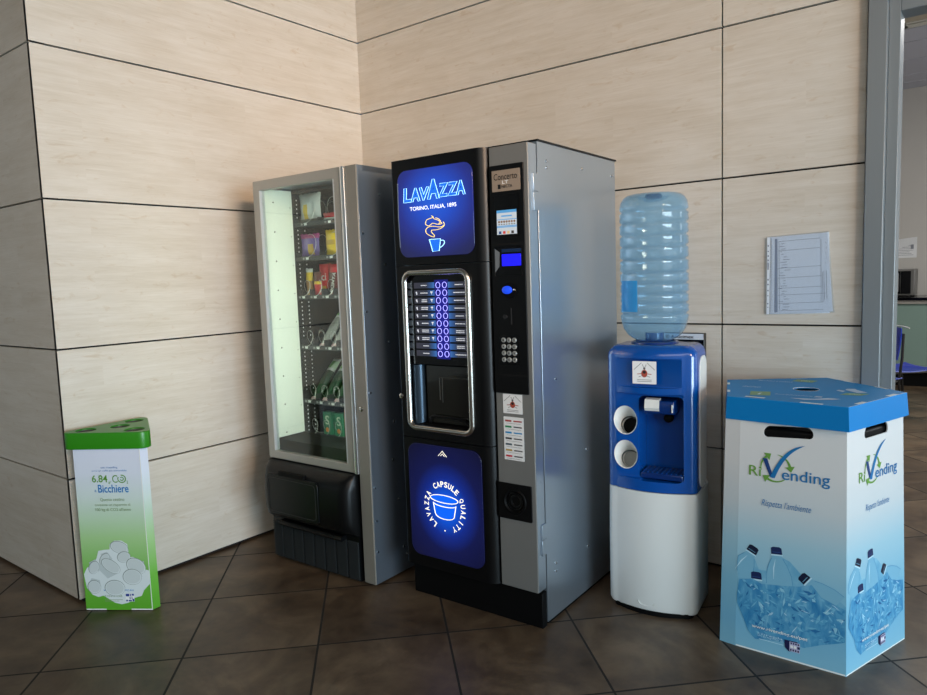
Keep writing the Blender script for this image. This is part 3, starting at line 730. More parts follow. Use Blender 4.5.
# silver column with payment inset
YF = -.063
sv = MB().box(-.169, -.003, YF, -.006, .152, 1.822).obj('silver_column', M_silver, K, .003, 3)
MB().box(-.006, -.002, YF+.004, -.006, .155, 1.82).obj('column_edge', M_steel, sv)
pi_ = plate('payment_panel', [rrect(-.166, -.020, .912, 1.753, .004), rrect(-.152, -.035, 1.352, 1.456, .002)], .006, M_black, front(YF-.006), K, .001)
MB().box(-.166, -.020, YF-.0065, YF-.0055, 1.4665, 1.4685).box(-.166, -.020, YF-.0065, YF-.0055, .981, .9825).obj('seam', M_gap, pi_)
YP = YF-.0065
pl = plate('name_plate', [rrect(-.153, -.032, 1.658, 1.734, .002)], .002, mat('plate_champagne', (170, 152, 136), .4, .3), front(YP-.001), K)
k = Ink(front(YP-.0013)); dk = mat('print_black', (18, 18, 20), .6)
k.text('Concerto', (-.144, -.044, 1.699, 1.722), dk, .0); k.rect(-.127, -.115, 1.667, 1.683, dk); k.text('NECTA', (-.111, -.065, 1.670, 1.680), dk, .01)
k.text('LT', (-.108, -.082, 1.684, 1.696), M_paper, .02); k.obj('plate_lettering', pl)
sc = plate('screen', [rrect(-.147, -.042, 1.494, 1.645, .003)], .002, M_gloss, front(YP-.001), K)
k = Ink(front(YP-.0013)); LB = mat('screen_blue', (80, 150, 205), .4, emit=.45); LW = mat('screen_white', (190, 200, 210), .4, emit=.38); LD = mat('screen_dark', (60, 60, 66), .4, emit=.3)
xa, xb = -.136, -.050; k.rect(xa, xb, 1.502, 1.590, LW); k.rect(xa, xb, 1.580, 1.590, LB); k.rect(xa, xb, 1.555, 1.5575, LB); k.rect(xa, xb, 1.531, 1.534, LB); k.rect(xa, xb, 1.527, 1.530, LB)
for i in range(7): k.poly(circ(xa+.010+.011*i, 1.548, .0042), mat('screen_brown', (120, 90, 72), .5, emit=.4)); k.rect(xa+.007+.011*i, xa+.013+.011*i, 1.537, 1.540, LD)
k.rect(xa+.02, xb-.02, 1.566, 1.571, LB)
for i, c in enumerate(((40, 70, 120), (190, 60, 50), (200, 170, 120), (50, 50, 50))): k.rect(xa+.008+.018*i, xa+.019+.018*i, 1.504, 1.514, mat('screen_c%d' % i, c, .5, emit=.5))
k.obj('screen_picture', sc)
# display recess
rc = MB().box(-.152, -.035, YF-.0012, YF-.0002, 1.352, 1.456).obj('display_recess', M_gloss, pi_)
MB().add([(-.150, YP, 1.452), (-.132, YF-.0015, 1.438), (-.135, YF-.0015, 1.385), (-.150, YP, 1.365)], [(0, 1, 2, 3)]).obj('recess_cheek', mat('cheek_grey', (120, 124, 128), .3, .5), pi_)
MB().box(-.122, -.040, YF-.004, YF-.0012, 1.387, 1.430).obj('blue_display', mat('display_blue', (20, 20, 235), .3, emit=1.0, ecol=(26, 22, 245)), pi_, .001)
MB().box(-.122, -.038, YF-.004, YF-.0012, 1.437, 1.449).obj('display_hood', mat('hood_blue', (18, 46, 84), .3), pi_)
co = MB().lathe([(.030, 0), (.030, -.003), (.024, -.004), (0, -.004)], (-.088, YP, 1.297), 28, axis='y').obj('coin_surround', M_matte, K)
MB().lathe([(.021, 0), (.020, -.008), (.012, -.012), (0, -.012)], (-.097, YP-.003, 1.299), 24, axis='y', sy=.72).obj('coin_button', mat('button_blue', (30, 70, 225), .25, emit=.55, ecol=(30, 80, 240)), co)
MB().box(-.072, -.066, YP-.006, YP-.003, 1.298, 1.302).obj('button_mark', M_paper, co)
MB().box(-.087, -.083, YP-.0015, YP, 1.172, 1.232).obj('card_slot', mat('slot_rim', (44, 44, 46), .3), pi_)
MB().lathe([(.010, 0), (.009, -.004), (0, -.004)], (-.112, YP, 1.200), 16, axis='y').obj('indicator', mat('indicator_dark', (34, 34, 36), .2), pi_)
kp = MB().box(-.140, -.056, YP-.001, YP, 1.020, 1.130).obj('keypad', M_gloss, K)
M_key = mat('key_metal', (176, 178, 176), .35, .5)
kd = Ink(front(YP-.0052))
for i, row in enumerate(('123', '456', '789', '*0#')):
    for j, ch in enumerate(row):
        x, z = -.121+.0235*j, 1.1135-.0245*i
        kk = MB().lathe([(.0092, 0), (.0092, -.003), (.0082, -.004), (0, -.004)], (x, YP-.001, z), 18, axis='y').obj('key', M_key, kp)
        kd.text(ch, (x-.0028, x+.0028, z-.004, z+.004), dk, .02)
kd.obj('key_digits', kp)
# stickers on the silver column
def pest_sticker(F, W1, H1, parent, name='sticker'):
    st = plate(name, [rrect(0, W1, 0, H1, .002)], .0008, M_paper, F, parent)
    k = Ink(F, .0002); rd = mat('sticker_red', (168, 70, 52), .6); gy = mat('sticker_line', (90, 90, 92), .6)
    cx = W1/2; k.poly(circ(cx, H1*.46, W1*.13, H1*.17), rd); k.poly(circ(cx, H1*.52, W1*.07, H1*.07), dk); k.poly(circ(cx, H1*.68, W1*.05, H1*.05), gy)
    for s in (-1, 1):
        k.stroke([(cx+s*W1*.02, H1*.72), (cx+s*W1*.08, H1*.86)], W1*.02, gy); k.stroke([(cx+s*W1*.12, H1*.93), (cx+s*W1*.44, H1*.62)], W1*.018, gy)
        k.stroke([(cx+s*W1*.12, H1*.45), (cx+s*W1*.30, H1*.43)], W1*.03, rd)
        k.stroke([(cx+s*W1*.1, H1*.36), (cx+s*W1*.24, H1*.30)], W1*.02, gy)
    for i in range(2): k.rect(W1*.2, W1*.8, H1*(.17-.07*i), H1*(.19-.07*i), gy)
    k.obj('sticker_print', st); return st
pest_sticker(frame((-.137, YF-.0012, .835), (1, 0, 0), (0, 0, 1)), .085, .074, K, 'square_sticker')
st = plate('list_sticker', [rrect(-.137, -.049, .656, .822, .002)], .0008, M_paper, front(YF-.001), K)
k = Ink(front(YF-.0011), .0003); gy = mat('sticker_line', (90, 90, 92), .6)
for i, c in enumerate(((168, 70, 70), (40, 140, 90), (40, 140, 200), (60, 60, 60), (60, 80, 90), (180, 150, 80), (200, 50, 60))):
    z = .806-.0225*i; m_ = mat('list_c%d' % i, c, .6); k.rect(-.130, -.102, z-.003, z+.004, m_); k.rect(-.093, -.056, z-.002, z+.003, m_ if i in (0, 2) else gy); k.rect(-.125, -.060, z-.0095, z-.0085, gy)
k.obj('sticker_print', st)
# coin return
cr = plate('coin_return', [rrect(-.170, -.020, .425, .565, .004), circ(-.094, .497, .050, .050)], .006, M_black, front(YF-.006), K, .001)
MB().lathe([(.052, -.001), (.050, -.004), (.044, -.005), (.041, .0), (.034, .018), (.020, .028), (0, .03)], (-.094, YF-.006, .497), 32, axis='y', caps=False).obj('return_cup', M_matte, cr)
MB().prism(circ(-.094, .497, .0495), 'y', YF-.002, YF-.0005).obj('return_back', M_matte, cr)
MB().tube([(-.094+.034*cos(a), YF-.003, .498+.032*sin(a)) for a in [2*pi*i/28 for i in range(28)]], .0025, 8, True).obj('return_rim', M_gloss, cr)
MB().tube([(-.090+.022*cos(a), YF-.0025, .498+.022*sin(a)) for a in [2*pi*i/28 for i in range(28)]], .0035, 8, True).obj('return_rim', M_black, cr)
for z0, z1 in ((1.583, 1.65), (1.652, 1.715), (.29, .35), (.352, .41)): MB().box(-.004, .0035, -.036, -.002, z0, z1).obj('hinge', M_steel, K, .001)
for y, z in ((.067, 1.768), (.067, 1.743), (.353, 1.768), (.636, 1.766), (.07, .227), (.069, .195), (.348, .202), (.35, .62), (.10, .95)): screw(0, y, z, K, .006)

# ------------------------------------------------------------------ water cooler (x: -.342..0, y: 0 = front corners, bulging forwards)
Q = thing('water_cooler', 'white and translucent blue water cooler between the drinks machine and the cardboard box', 'water cooler', (2.235, -.53, 0), .13)
XW = .342
def section(x0, x1, yb, bulge=.046, r=.03, inset=0, z=0, taper=.03):
    cx = (x0+x1)/2; hw = (x1-x0)/2-inset; pts = []
    def fy(x): return -bulge*(1-((x-cx)/((x1-x0)/2))**2)+inset
    nseg = 16
    for k in range(7):   # left front corner
        a = radians(180+90*k/6); pts.append((cx-hw+r+r*cos(a), fy(cx-hw+r)+r+r*sin(a)))
    for k in range(1, nseg):
        x = cx-hw+r+(2*hw-2*r)*k/nseg; pts.append((x, fy(x)))
    for k in range(7):
        a = radians(270+90*k/6); pts.append((cx+hw-r+r*cos(a), fy(cx+hw-r)+r+r*sin(a)))
    pts += [(cx+hw, min(.19, yb-.05)), (cx+hw-taper, yb-inset-.02), (cx+hw-taper-.03, yb-inset), (cx-hw+taper+.03, yb-inset), (cx-hw+taper, yb-inset-.02), (cx-hw, min(.19, yb-.05))]
    return [(p[0], p[1], z) for p in pts]
M_coolw = mat('cooler_white', (222, 222, 218), .32)
def bluep(name, col, rough):
    N = NT(name); N.b.inputs['Base Color'].default_value = srgb(*col); N.b.inputs['Roughness'].default_value = rough
    N.b.inputs['Coat Weight'].default_value = .4; N.b.inputs['Coat Roughness'].default_value = .08
    N.b.inputs['Subsurface Weight'].default_value = .0; return N.m
M_blue = bluep('cooler_blue', (0, 74, 156), .2); M_blued = bluep('cooler_blue_inner', (0, 42, 104), .25)
rings = [section(-XW, 0, .30, z=.016, inset=.006), section(-XW, 0, .30, z=.03), section(-XW, 0, .30, z=.30), section(-XW+.003, .0, .30, z=.497)]
lw = MB().loft(rings).obj('lower_cabinet', M_coolw, Q)
MB().loft([section(-XW+.02, -.02, .28, z=0), section(-XW+.02, -.02, .28, z=.018)]).obj('base', M_matte, Q)
MB().tube([(-.215, -0.0443, .052), (-.207, -0.0450, .040), (-.190, -0.0460, .037), (-.173, -0.0461, .037), (-.157, -0.0460, .040), (-.150, -0.0456, .052)], .0016, 6).obj('moulded_mark', M_coolw, Q)
rings = [section(-XW+.003, -.003, .21, z=.500), section(-XW+.003, -.003, .21, z=1.024)]
for k in range(1, 6):
    a = radians(18*k); rings.append(section(-XW+.003, -.003, .21, z=1.022+.044*sin(a), inset=.040*(1-cos(a)), r=.034))
shell = MB().loft(rings).obj('front_cover', M_blue, Q)
cut = MB().box(-.318, -.043, -.08, -.018, .545, .882).box(-.312, -.046, -.08, -.022, .905, 1.018).obj('cutter', M_blue, Q, .006)
cut2 = MB().prism(rrect(-.212, -.046, .54, .872, .02), 'y', -.1, .095).obj('cutter', M_blued, Q)
cuts = [cut, cut2]
for zc in (.772, .635):
    cuts.append(MB().loft([[(p[0], y_, p[1]) for p in circ(cx_, cz_, a_, b_)] for y_, cx_, cz_, a_, b_ in ((-.1, -.262, zc, .045, .057), (-.024, -.262, zc, .045, .057), (.035, -.258, zc-.034, .040, .040), (.056, -.256, zc-.041, .038, .038))]).obj('cutter', M_blued, Q))
for c in cuts:
    m_ = shell.modifiers.new('b', 'BOOLEAN'); m_.operation = 'DIFFERENCE'; m_.solver = 'EXACT'; m_.object = c
bpy.context.view_layer.update(); baked(shell)
for c in cuts: bpy.data.objects.remove(c)
for zc, m_ in ((.772, M_matte), (.635, mat('cup_bottom_grey', (150, 150, 146), .5))):
    R1 = [(p[0], -.026, p[1]) for p in circ(-.262, zc, .0455, .0575)]; R2 = [(p[0], -.024, p[1]) for p in circ(-.262, zc, .0425, .0545)]; R3 = [(p[0], .035, p[1]) for p in circ(-.258, zc-.034, .036, .036)]; R4 = [(p[0], .050, p[1]) for p in circ(-.256, zc-.040, .034, .034)]
    cp = MB().loft([R1, R2, R3, R4], caps=False).obj('cup_holder', M_white, Q)
    MB().prism(circ(-.256, zc-.039, .0345), 'y', .044, .052).obj('holder_bottom', m_, cp)
    MB().tube([(-.258+.0365*cos(a), .030, zc-.034+.0365*sin(a)) for a in [2*pi*i/28 for i in range(28)]], .0028, 8, True).obj('holder_ring', mat('holder_ring_dark', (60, 66, 66), .35), cp)
tp = MB().prism([(-.034, .856), (.05, .862), (.05, .800), (-.034, .806), (-.040, .83)], 'x', -.186, -.076).obj('tap_housing', M_blued, Q, .004)
MB().prism([(-.0405, .829), (-.0345, .857), (-.010, .860), (-.0115, .864), (-.037, .861), (-.044, .829), (-.037, .817), (-.0345, .818)], 'x', -.184, -.130).obj('tap_label', M_white, tp)
MB().box(-.084, -.080, -.043, -.037, .815, .845).obj('tap_mark', M_white, tp)
MB().lathe([(.018, .01), (.017, -.01), (.010, -.014), (0, -.014)], (-.118, .055, .775), 20, axis='y').obj('tap_outlet', M_matte, Q)
dt = MB().box(-.208, -.050, -.02, .09, .545, .568).obj('drip_tray', M_blued, Q, .004)
w = MB()
for i in range(9): w.box(-.200+.0175*i, -.195+.0175*i, -.014, .08, .568, .571)
w.obj('drip_grid', M_blue, dt)
for s in (0, 1):
    ol = rrect(.040, .158, .505, 1.020, .045, 8); F = frame((.0015, 0, 0), (0, 1, 0), (0, 0, 1)) if s == 0 else frame((-XW-.0015, 0, 0), (0, -1, 0), (0, 0, 1))
    if s: ol = [(-a, b) for a, b in ol][::-1]
    plate('side_cover', [ol], .005, M_coolw, F, Q, .002)
cl = pest_sticker(frame((-.226, -.0475, .922), (1, 0, 0), (0, 0, 1)), .089, .087, Q, 'square_sticker')
for ch in [cl]: ch.data.transform(Matrix.Identity(4))
MB().lathe([(.092, -.016), (.088, -.006), (.080, -.003), (.074, -.016)], (-.183, .11, 1.078), 32, caps=False).obj('bottle_seat', M_blued, Q)

Q.scale = (1.03, 1, 1); Q.location = (2.235+.006*cos(.13), -.53+.006*sin(.13), 0)
# bottle
M_pet = thin('blue_pet', (208, 234, 250), 1, .10, .20, (176, 220, 248), 1.45)
prof = [(.040, 1.075), (.070, 1.078), (.086, 1.086), (.104, 1.100), (.120, 1.125), (.129, 1.160)]
gr = [1.184, 1.224, 1.263, 1.303, 1.345, 1.396, 1.446, 1.490, 1.536, 1.581]
z = 1.160; RB = .132
for g in gr:
    d = .013 if abs(g-1.396) < .01 else .0095
    prof += [(RB-.002, g-.017), (RB, g-.011), (RB-.0025, g-.0055), (RB-d, g), (RB-.0025, g+.0055), (RB, g+.011)]
prof += [(.131, 1.598), (.127, 1.618), (.118, 1.634), (.104, 1.645), (.088, 1.648), (.07, 1.643), (.05, 1.628), (.03, 1.620), (.012, 1.618)]
seen = []; 
for r_, h in prof:
    if not seen or h > seen[-1][1]+.001 or h > 1.59: seen.append((r_, h))
bo = MB().lathe([(r_, h-1.075) for r_, h in seen], (0, 0, 0), 64, caps=False).obj('water_bottle', M_pet, sharp=60)
cq, sq = cos(.13), sin(.13); bx, by = -.183, .11
bo.location = (2.235+cq*bx-sq*by, -.53+sq*bx+cq*by, 1.075); bo.rotation_euler = (0, 0, .13)
tag(bo, 'large upturned ribbed clear blue water bottle standing on the cooler', 'bottle')
M_blab = thin('bottle_label_blue', (110, 200, 250), 1, .3, .75, (70, 185, 250), 1.3)
mb = MB(); ra = [[(.1335*cos(a), .1335*sin(a), z_-1.075) for a in [radians(217+40*i/12) for i in range(13)]] for z_ in (1.195, 1.235, 1.275, 1.315)]
mb.loft(ra, caps=False, closed=False).obj('bottle_label', M_blab, bo)
MB().lathe([(.0, 0), (.026, .002), (.034, .012), (.030, .020), (0, .020)], (0, 0, .553), 24).obj('base_dimple', thin('dimple_blue', (70, 130, 180), 1, .1, .5, (30, 90, 150), 1.4), bo)
MB().lathe([(.036, 0), (.036, .03), (.0, .03)], (0, 0, .002), 24).obj('bottle_neck', thin('neck_blue', (90, 150, 200), 1, .1, .5, (40, 100, 170), 1.4), bo)

# notice box on the wall behind the cooler
t = MB().box(-.10, .10, -.03, 0, -.14, 0).obj('pest_control_box', M_gloss, loc=(1.995, -.001, 1.069), bevel=.002)
tag(t, 'black pest control box with white header on the wall behind the water cooler', 'pest control box')
hd = MB().box(-.097, .0975, -.032, -.0305, -.029, -.003).obj('header', mat('header_pale', (205, 212, 222), .5), t)
k = Ink(front(-.0322)); k.text('® Anticimex', (-.075, .055, -.024, -.008), dk, .015); k.obj('header_text', hd)

# ------------------------------------------------------------------ folder on the wall
t = thing('plastic_folder', 'clear punched plastic folder of printed sheets taped to the wall panels', 'folder', (2.35, -.002, 1.152))
M_sleeve = thin('sleeve_film', (244, 247, 250), 1, .15, .06, (225, 232, 240), 1.45)
P2 = [(0, .0), (.257, .009), (.231, .331), (.001, .323)]
def qmesh(name, pts, y, m, parent, yb=.0):
    mb = MB(); vs = [(p[0], y, p[1]) for p in pts]+[(p[0], y+.0012, p[1]) for p in pts]
    return mb.add(vs, [(0, 1, 2, 3), (7, 6, 5, 4), (0, 4, 5, 1), (1, 5, 6, 2), (2, 6, 7, 3), (3, 7, 4, 0)]).obj(name, m, parent)
M_sheet = mat('sheet_bluish', (242, 243, 248), .45)
sh = qmesh('printed_sheet', [(.018, .004), (.250, .013), (.226, .322), (.018, .316)], -.004, M_sheet, t)
k = Ink(front(-.0041), .0002); g1 = mat('sheet_line', (110, 114, 130), .6); g2 = mat('sheet_band', (150, 156, 172), .6)
k.poly([(.030, .008), (.043, .009), (.040, .312), (.030, .312)], g2)
def hl(y0, x0=.05, x1=.205): k.stroke([(x0, y0), (x1, y0+.006)], .0012, g1)
for y0, x1 in ((.262, .20), (.19, .205), (.15, .206), (.108, .21), (.08, .225), (.045, .215), (.015, .215), (.30, .20)): hl(y0, .044, x1)
for x0, y0, y1 in ((.05, .02, .30), (.207, .05, .30), (.228, .06, .175), (.219, .06, .175), (.214, .05, .17)): k.stroke([(x0, y0), (x0-.004, y1)], .0012, g1)
rw = random.Random(5)
for i in range(26): x = .048+rw.random()*.02; y0 = .02+.0108*i; k.stroke([(x, y0), (x+.006+rw.random()*.02, y0+.001)], .0016, g1)
for i in range(5): k.stroke([(.22+.004*(i % 2), .29-.02*i), (.222, .283-.02*i)], .001, g1)
k.obj('sheet_print', sh)
qmesh('back_sheet', [(.012, .001), (.238, .006), (.232, .327), (.012, .320)], -.002, M_sheet, t)
qmesh('sleeve', P2, -.0062, M_sleeve, t)
st = qmesh('punched_strip', [(.0, .001), (.011, .001), (.012, .320), (.001, .320)], -.008, mat('strip_white', (222, 226, 232), .4), t)
k = Ink(front(-.0081), .0002)
for v, hgt in ((.285, .006), (.262, .004), (.243, .006), (.225, .007), (.205, .022), (.19, .006), (.145, .007), (.125, .006), (.10, .005), (.078, .003), (.045, .005), (.03, .003)): k.rect(.003, .0075, v-hgt/2, v+hgt/2, g1)
k.obj('punch_holes', st)

# ------------------------------------------------------------------ green cup recycling bin
ga = atan2(.161, .243)
G = thing('cup_recycling_bin', 'slim green and white triangular cup recycling bin at the wall corner', 'recycling bin', (.095, -1.858, 0), ga)
def tri(k, off):  # corners clipped; scaled about the middle
    p = [(0, 0), (.292, 0), (.309, .032), (.163, .272), (.129, .272), (-.017, .032)]
    c = (.146, .10); return [(c[0]+(x-c[0])*k, c[1]+(y-c[1])*k) for x, y in p]
M_gg = vgrad('print_green_gradient', 2, [(0, (88, 164, 40)), (.22, (112, 182, 66)), (.45, (164, 204, 140)), (.70, (204, 218, 212)), (.85, (214, 220, 232)), (1, (216, 220, 236))], 0, .70, .45)
M_whe = mat('board_edge', (236, 236, 232), .6)
b0_, b1_ = tri(1, 0), tri(.985, 0)
mb = MB().loft([[(x, y, .003) for x, y in b0_], [(x, y, .70) for x, y in b1_]])
bd = mb.obj('bin_body', M_gg, G)
k = Ink(front(-.0005), .0002)
k.rect(.002, .292, .003, .008, M_whe); k.rect(.09, .20, .003, .008, mat('tab_green', (96, 172, 44), .5))
k.stroke([(.2915, .003), (.2895, .695)], .003, M_whe); k.obj('fold_edges', bd)
# printed cup pile
k = Ink(front(-.0012), .0003); cw = mat('cup_print_white', (216, 224, 224), .5); cs = mat('cup_print_grey', (188, 198, 198), .5); cd_ = mat('cup_print_line', (134, 146, 140), .5); ci = mat('cup_print_inside', (200, 208, 207), .5)
k.poly([(.004, .16), (.012, .10), (.035, .07), (.06, .06), (.082, .066), (.13, .035), (.16, .028), (.19, .035), (.215, .055), (.25, .065), (.262, .09), (.292, .12), (.292, .175), (.275, .18), (.262, .215), (.225, .235), (.2, .232), (.208, .26), (.205, .29), (.18, .306), (.15, .306), (.128, .29), (.126, .268), (.10, .266), (.076, .262), (.066, .23), (.05, .205), (.02, .188)], cw)
def cup(cx, cy, rx, ry, rot, L, ang):
    d = (L*cos(ang), L*sin(ang)); n_ = (-sin(ang), cos(ang))
    k.poly([(cx+n_[0]*rx*.95, cy+n_[1]*rx*.95), (cx+d[0]+n_[0]*rx*.62, cy+d[1]+n_[1]*rx*.62), (cx+d[0]-n_[0]*rx*.62, cy+d[1]-n_[1]*rx*.62), (cx-n_[0]*rx*.95, cy-n_[1]*rx*.95)], cs)
    e = circ(cx, cy, rx, ry, 28, rot); k.poly(e, cd_); k.poly(circ(cx+.001, cy-.001, rx-.0022, ry-.0022, 28, rot), cw); k.poly(circ(cx, cy, rx*.86, ry*.84, 28, rot), ci)
cup(.168, .277, .040, .026, -.3, .0, 0); cup(.185, .235, .030, .024, .3, .02, 1.8); cup(.10, .225, .030, .02, 1.0, .03, .6); cup(.05, .19, .03, .022, 1.1, .03, .8)
cup(.235, .195, .044, .034, -.5, .03, -1.0); cup(.125, .196, .046, .026, -.6, .05, -2.4); cup(.215, .148, .042, .035, .0, .02, 1.2); cup(.135, .10, .045, .035, .0, .03, -1.2); cup(.045, .105, .030, .030, 0, .035, 1.3)
k.obj('printed_cup_pile', bd)
# lettering
k = Ink(front(-.0008), .0008); tg = mat('text_green', (92, 148, 52), .5); tb_ = mat('text_blue', (36, 122, 188), .5); tl = mat('text_olive', (132, 156, 116), .5); ti = mat('text_pale_blue', (90, 140, 196), .5)
k.text('6.84', (.076, .143, .556, .587), tg, .012); k.text('gr', (.147, .158, .549, .559), tg, .0)
k.text('C', (.164, .187, .554, .586), tg, .0); k.stroke([(.205+.0165*cos(a), .570+.0155*sin(a)) for a in [radians(150+310*i/24) for i in range(25)]], .004, tg); k.stroke([(.205+.007*cos(a), .570+.007*sin(a)) for a in [radians(200+300*i/14) for i in range(15)]], .0035, tg); k.text('2', (.225, .231, .549, .562), tg)
k.text('Bicchiere', (.099, .231, .512, .546), tb_, .012); k.text('a', (.084, .091, .515, .525), tb_)
k.text('Questo cestino', (.104, .209, .474, .489), tl, .0); k.text('consente un risparmio di', (.079, .233, .452, .465), tl); k.text('100 kg di CO2 all\'anno', (.080, .234, .430, .446), tl, .008)
k.text('con rivending', (.118, .190, .613, .623), ti); k.text('avrai un caffè più sostenibile', (.078, .229, .600, .609), ti)
k.text('www.rivending.eu', (.084, .216, .083, .096), tb_, .01); k.text('confida', (.087, .165, .060, .073), tl); k.rect(.087, .165, .047, .049, tl); k.rect(.087, .15, .041, .043, tl)
nv = mat('mark_navy', (34, 60, 142), .5); k.rect(.179, .217, .040, .075, M_whe)
for a, b, c, d in ((.180, .196, .063, .074), (.199, .203, .063, .074), (.206, .216, .066, .074), (.180, .188, .041, .048), (.191, .205, .041, .047), (.208, .216, .041, .052), (.196, .2, .05, .06), (.205, .208, .05, .062)): k.rect(a, b, c, d, nv)
k.obj('printed_lettering', bd)
# lid with four cup holes
def rpoly(pts, r, n=6):
    out = []; L = len(pts)
    for i in range(L):
        p = Vector(pts[i]); a = (Vector(pts[i-1])-p).normalized(); b = (Vector(pts[(i+1) % L])-p).normalized()
        half = a.angle(b)/2; d = r/math.tan(half); c = p+(a+b).normalized()*(r/sin(half))
        s_ = p+a*d-c; e_ = p+b*d-c; a0 = atan2(s_.y, s_.x); a1 = atan2(e_.y, e_.x); da = (a1-a0+pi) % (2*pi)-pi
        for k_ in range(n+1): t_ = a0+da*k_/n; out.append((c.x+r*cos(t_), c.y+r*sin(t_)))
    return out
M_lid = mat('lid_green', (46, 134, 20), .35)
T0 = rpoly([(-.060, -.014), (.352, -.014), (.146, .345)], .034)
HO = [(.038, .046, .040), (.250, .046, .040), (.146, .118, .038), (.146, .232, .038)]
lid = plate('lid', [T0]+[circ(a, b, c) for a, b, c in HO], .070, M_lid, frame((0, 0, .768), (1, 0, 0), (0, 1, 0)), G, .004)
for a, b, c in HO: MB().lathe([(c, .0), (c*.92, -.09), (c*.86, -.09)], (a, b, .762), 28, caps=False).obj('cup_tube', mat('tube_grey', (90, 96, 92), .5), lid)

# ------------------------------------------------------------------ cardboard bottle recycling box (pentagon)
B = thing('bottle_recycling_box', 'large pentagonal blue and white cardboard recycling box with handle slots beside the doorway', 'recycling box')
A_ = (2.770, -.643); E_ = (2.896, -.262); D_ = (2.573, -.032); C_ = (2.247, -.262); B3 = (2.357, -.634); B2 = (2.414, -.641)
cg = (2.571, -.364)
bot = [A_, E_, D_, C_, B3, B2]; tp_ = [(cg[0]+.93*(x-cg[0]), cg[1]+.93*(y-cg[1])) for x, y in bot]; ZT = .835
M_bb = vgrad('print_shade_gradient', 2, [(0, (128, 184, 208)), (.12, (116, 176, 206)), (.30, (128, 184, 208)), (.48, (160, 196, 210)), (.64, (200, 206, 208)), (.8, (214, 212, 210)), (1, (216, 214, 212))], 0, .83, .5)  # printed fade to blue; lower stops also darkened for shade near the floor
def faceframe(i):
    p, q = Vector((*bot[i], 0)), Vector((*bot[i-1], 0)) ; 
    # looking from outside, left end first
    l0, r0 = (Vector((*bot[(i+1) % 6], 0)), Vector((*bot[i], 0)))
    l1, r1 = (Vector((*tp_[(i+1) % 6], ZT)), Vector((*tp_[i], ZT)))
    return l0, r0, l1, r1
body_parts = {}
for i in range(6):
    # edges run A-E, E-D, D-C, C-B3, B3-B2, B2-A ; seen from outside the left end is bot[i] for these
    p0, q0 = Vector((*bot[i], .0)), Vector((*bot[(i+1) % 6], .0)); p1, q1 = Vector((*tp_[i], ZT)), Vector((*tp_[(i+1) % 6], ZT))
    U = (q0-p0).normalized(); V = ((p1+q1)/2-(p0+q0)/2).normalized(); N_ = U.cross(V).normalized(); O = (p0+q0)/2; V = N_.cross(U)
    F = frame(O, U, V, N_); inv = F.inverted()
    P4 = [inv @ v for v in (p0, q0, q1, p1)]; ol = [(v.x, v.y) for v in P4]
    wide = i in (0, 1, 2, 3, 5)
    slot = [] if not wide else [[(a, b+.018*cos(a/.078*1.3)-.018) for a, b in rrect(-.078+sx_, .078+sx_, .783, .822, .0192, 8)] for sx_ in ((.0,) if i != 5 else (-.012,))]
    o = plate('box_side', [ol]+slot, .004, M_bb, F, B); body_parts[i] = (o, F)
MB().prism([(cg[0]+.97*(x-cg[0]), cg[1]+.97*(y-cg[1])) for x, y in bot], 'z', .01, .016).obj('box_floor', mat('board_inside', (120, 110, 98), .8), B)
MB().prism([(cg[0]+.9*(x-cg[0]), cg[1]+.9*(y-cg[1])) for x, y in bot], 'z', .02, .8).obj('dark_core', mat('core_black', (8, 8, 9), .45, spec=.2), B, .01)  # black block added so the slots and lid hole look dark inside
# artwork, laid out about the middle of a side panel (x) and its lower edge (y)
c_green = mat('logo_green', (104, 152, 62), .5); c_blue = mat('logo_blue', (14, 110, 168), .5); c_navy = mat('logo_navy', (20, 60, 120), .5); c_cap = mat('cap_navy', (18, 38, 84), .45); c_capd = mat('cap_dark', (12, 22, 52), .4)
c_neck = mat('bottle_neck_print', (122, 178, 204), .5); c_body = None
N = NT('bottle_pile_print'); co = N.coord(); n1 = N.noise(N.mapping(co, (1, 1, .6), (0, .5, 0)), 9, 5, .55, 1.8); n2 = N.noise(N.mapping(co, (1, 1, .35), (0, .7, 0)), 22, 4, .55, 2.2)
c_ = N.ramp(n1, [(.32, srgb(34, 118, 170)), (.47, srgb(66, 144, 188)), (.6, srgb(94, 164, 198)), (.75, srgb(130, 188, 212))])
c_ = N.mix(.42, c_, N.ramp(n2, [(.38, srgb(34, 120, 174)), (.55, srgb(84, 156, 196)), (.68, srgb(146, 198, 220))]))
N.l(c_, N.b.inputs['Base Color']); N.b.inputs['Roughness'].default_value = .5; c_pile = N.m
N = NT('bottle_haze_print'); co = N.coord(); n1 = N.noise(co, 11, 4, .6, 1.5)
c_ = N.ramp(n1, [(.35, srgb(98, 164, 198)), (.55, srgb(116, 176, 204)), (.72, srgb(138, 190, 212))]); N.l(c_, N.b.inputs['Base Color']); N.b.inputs['Roughness'].default_value = .5; c_haze = N.m
c_spark = mat('print_highlight', (190, 222, 236), .5)
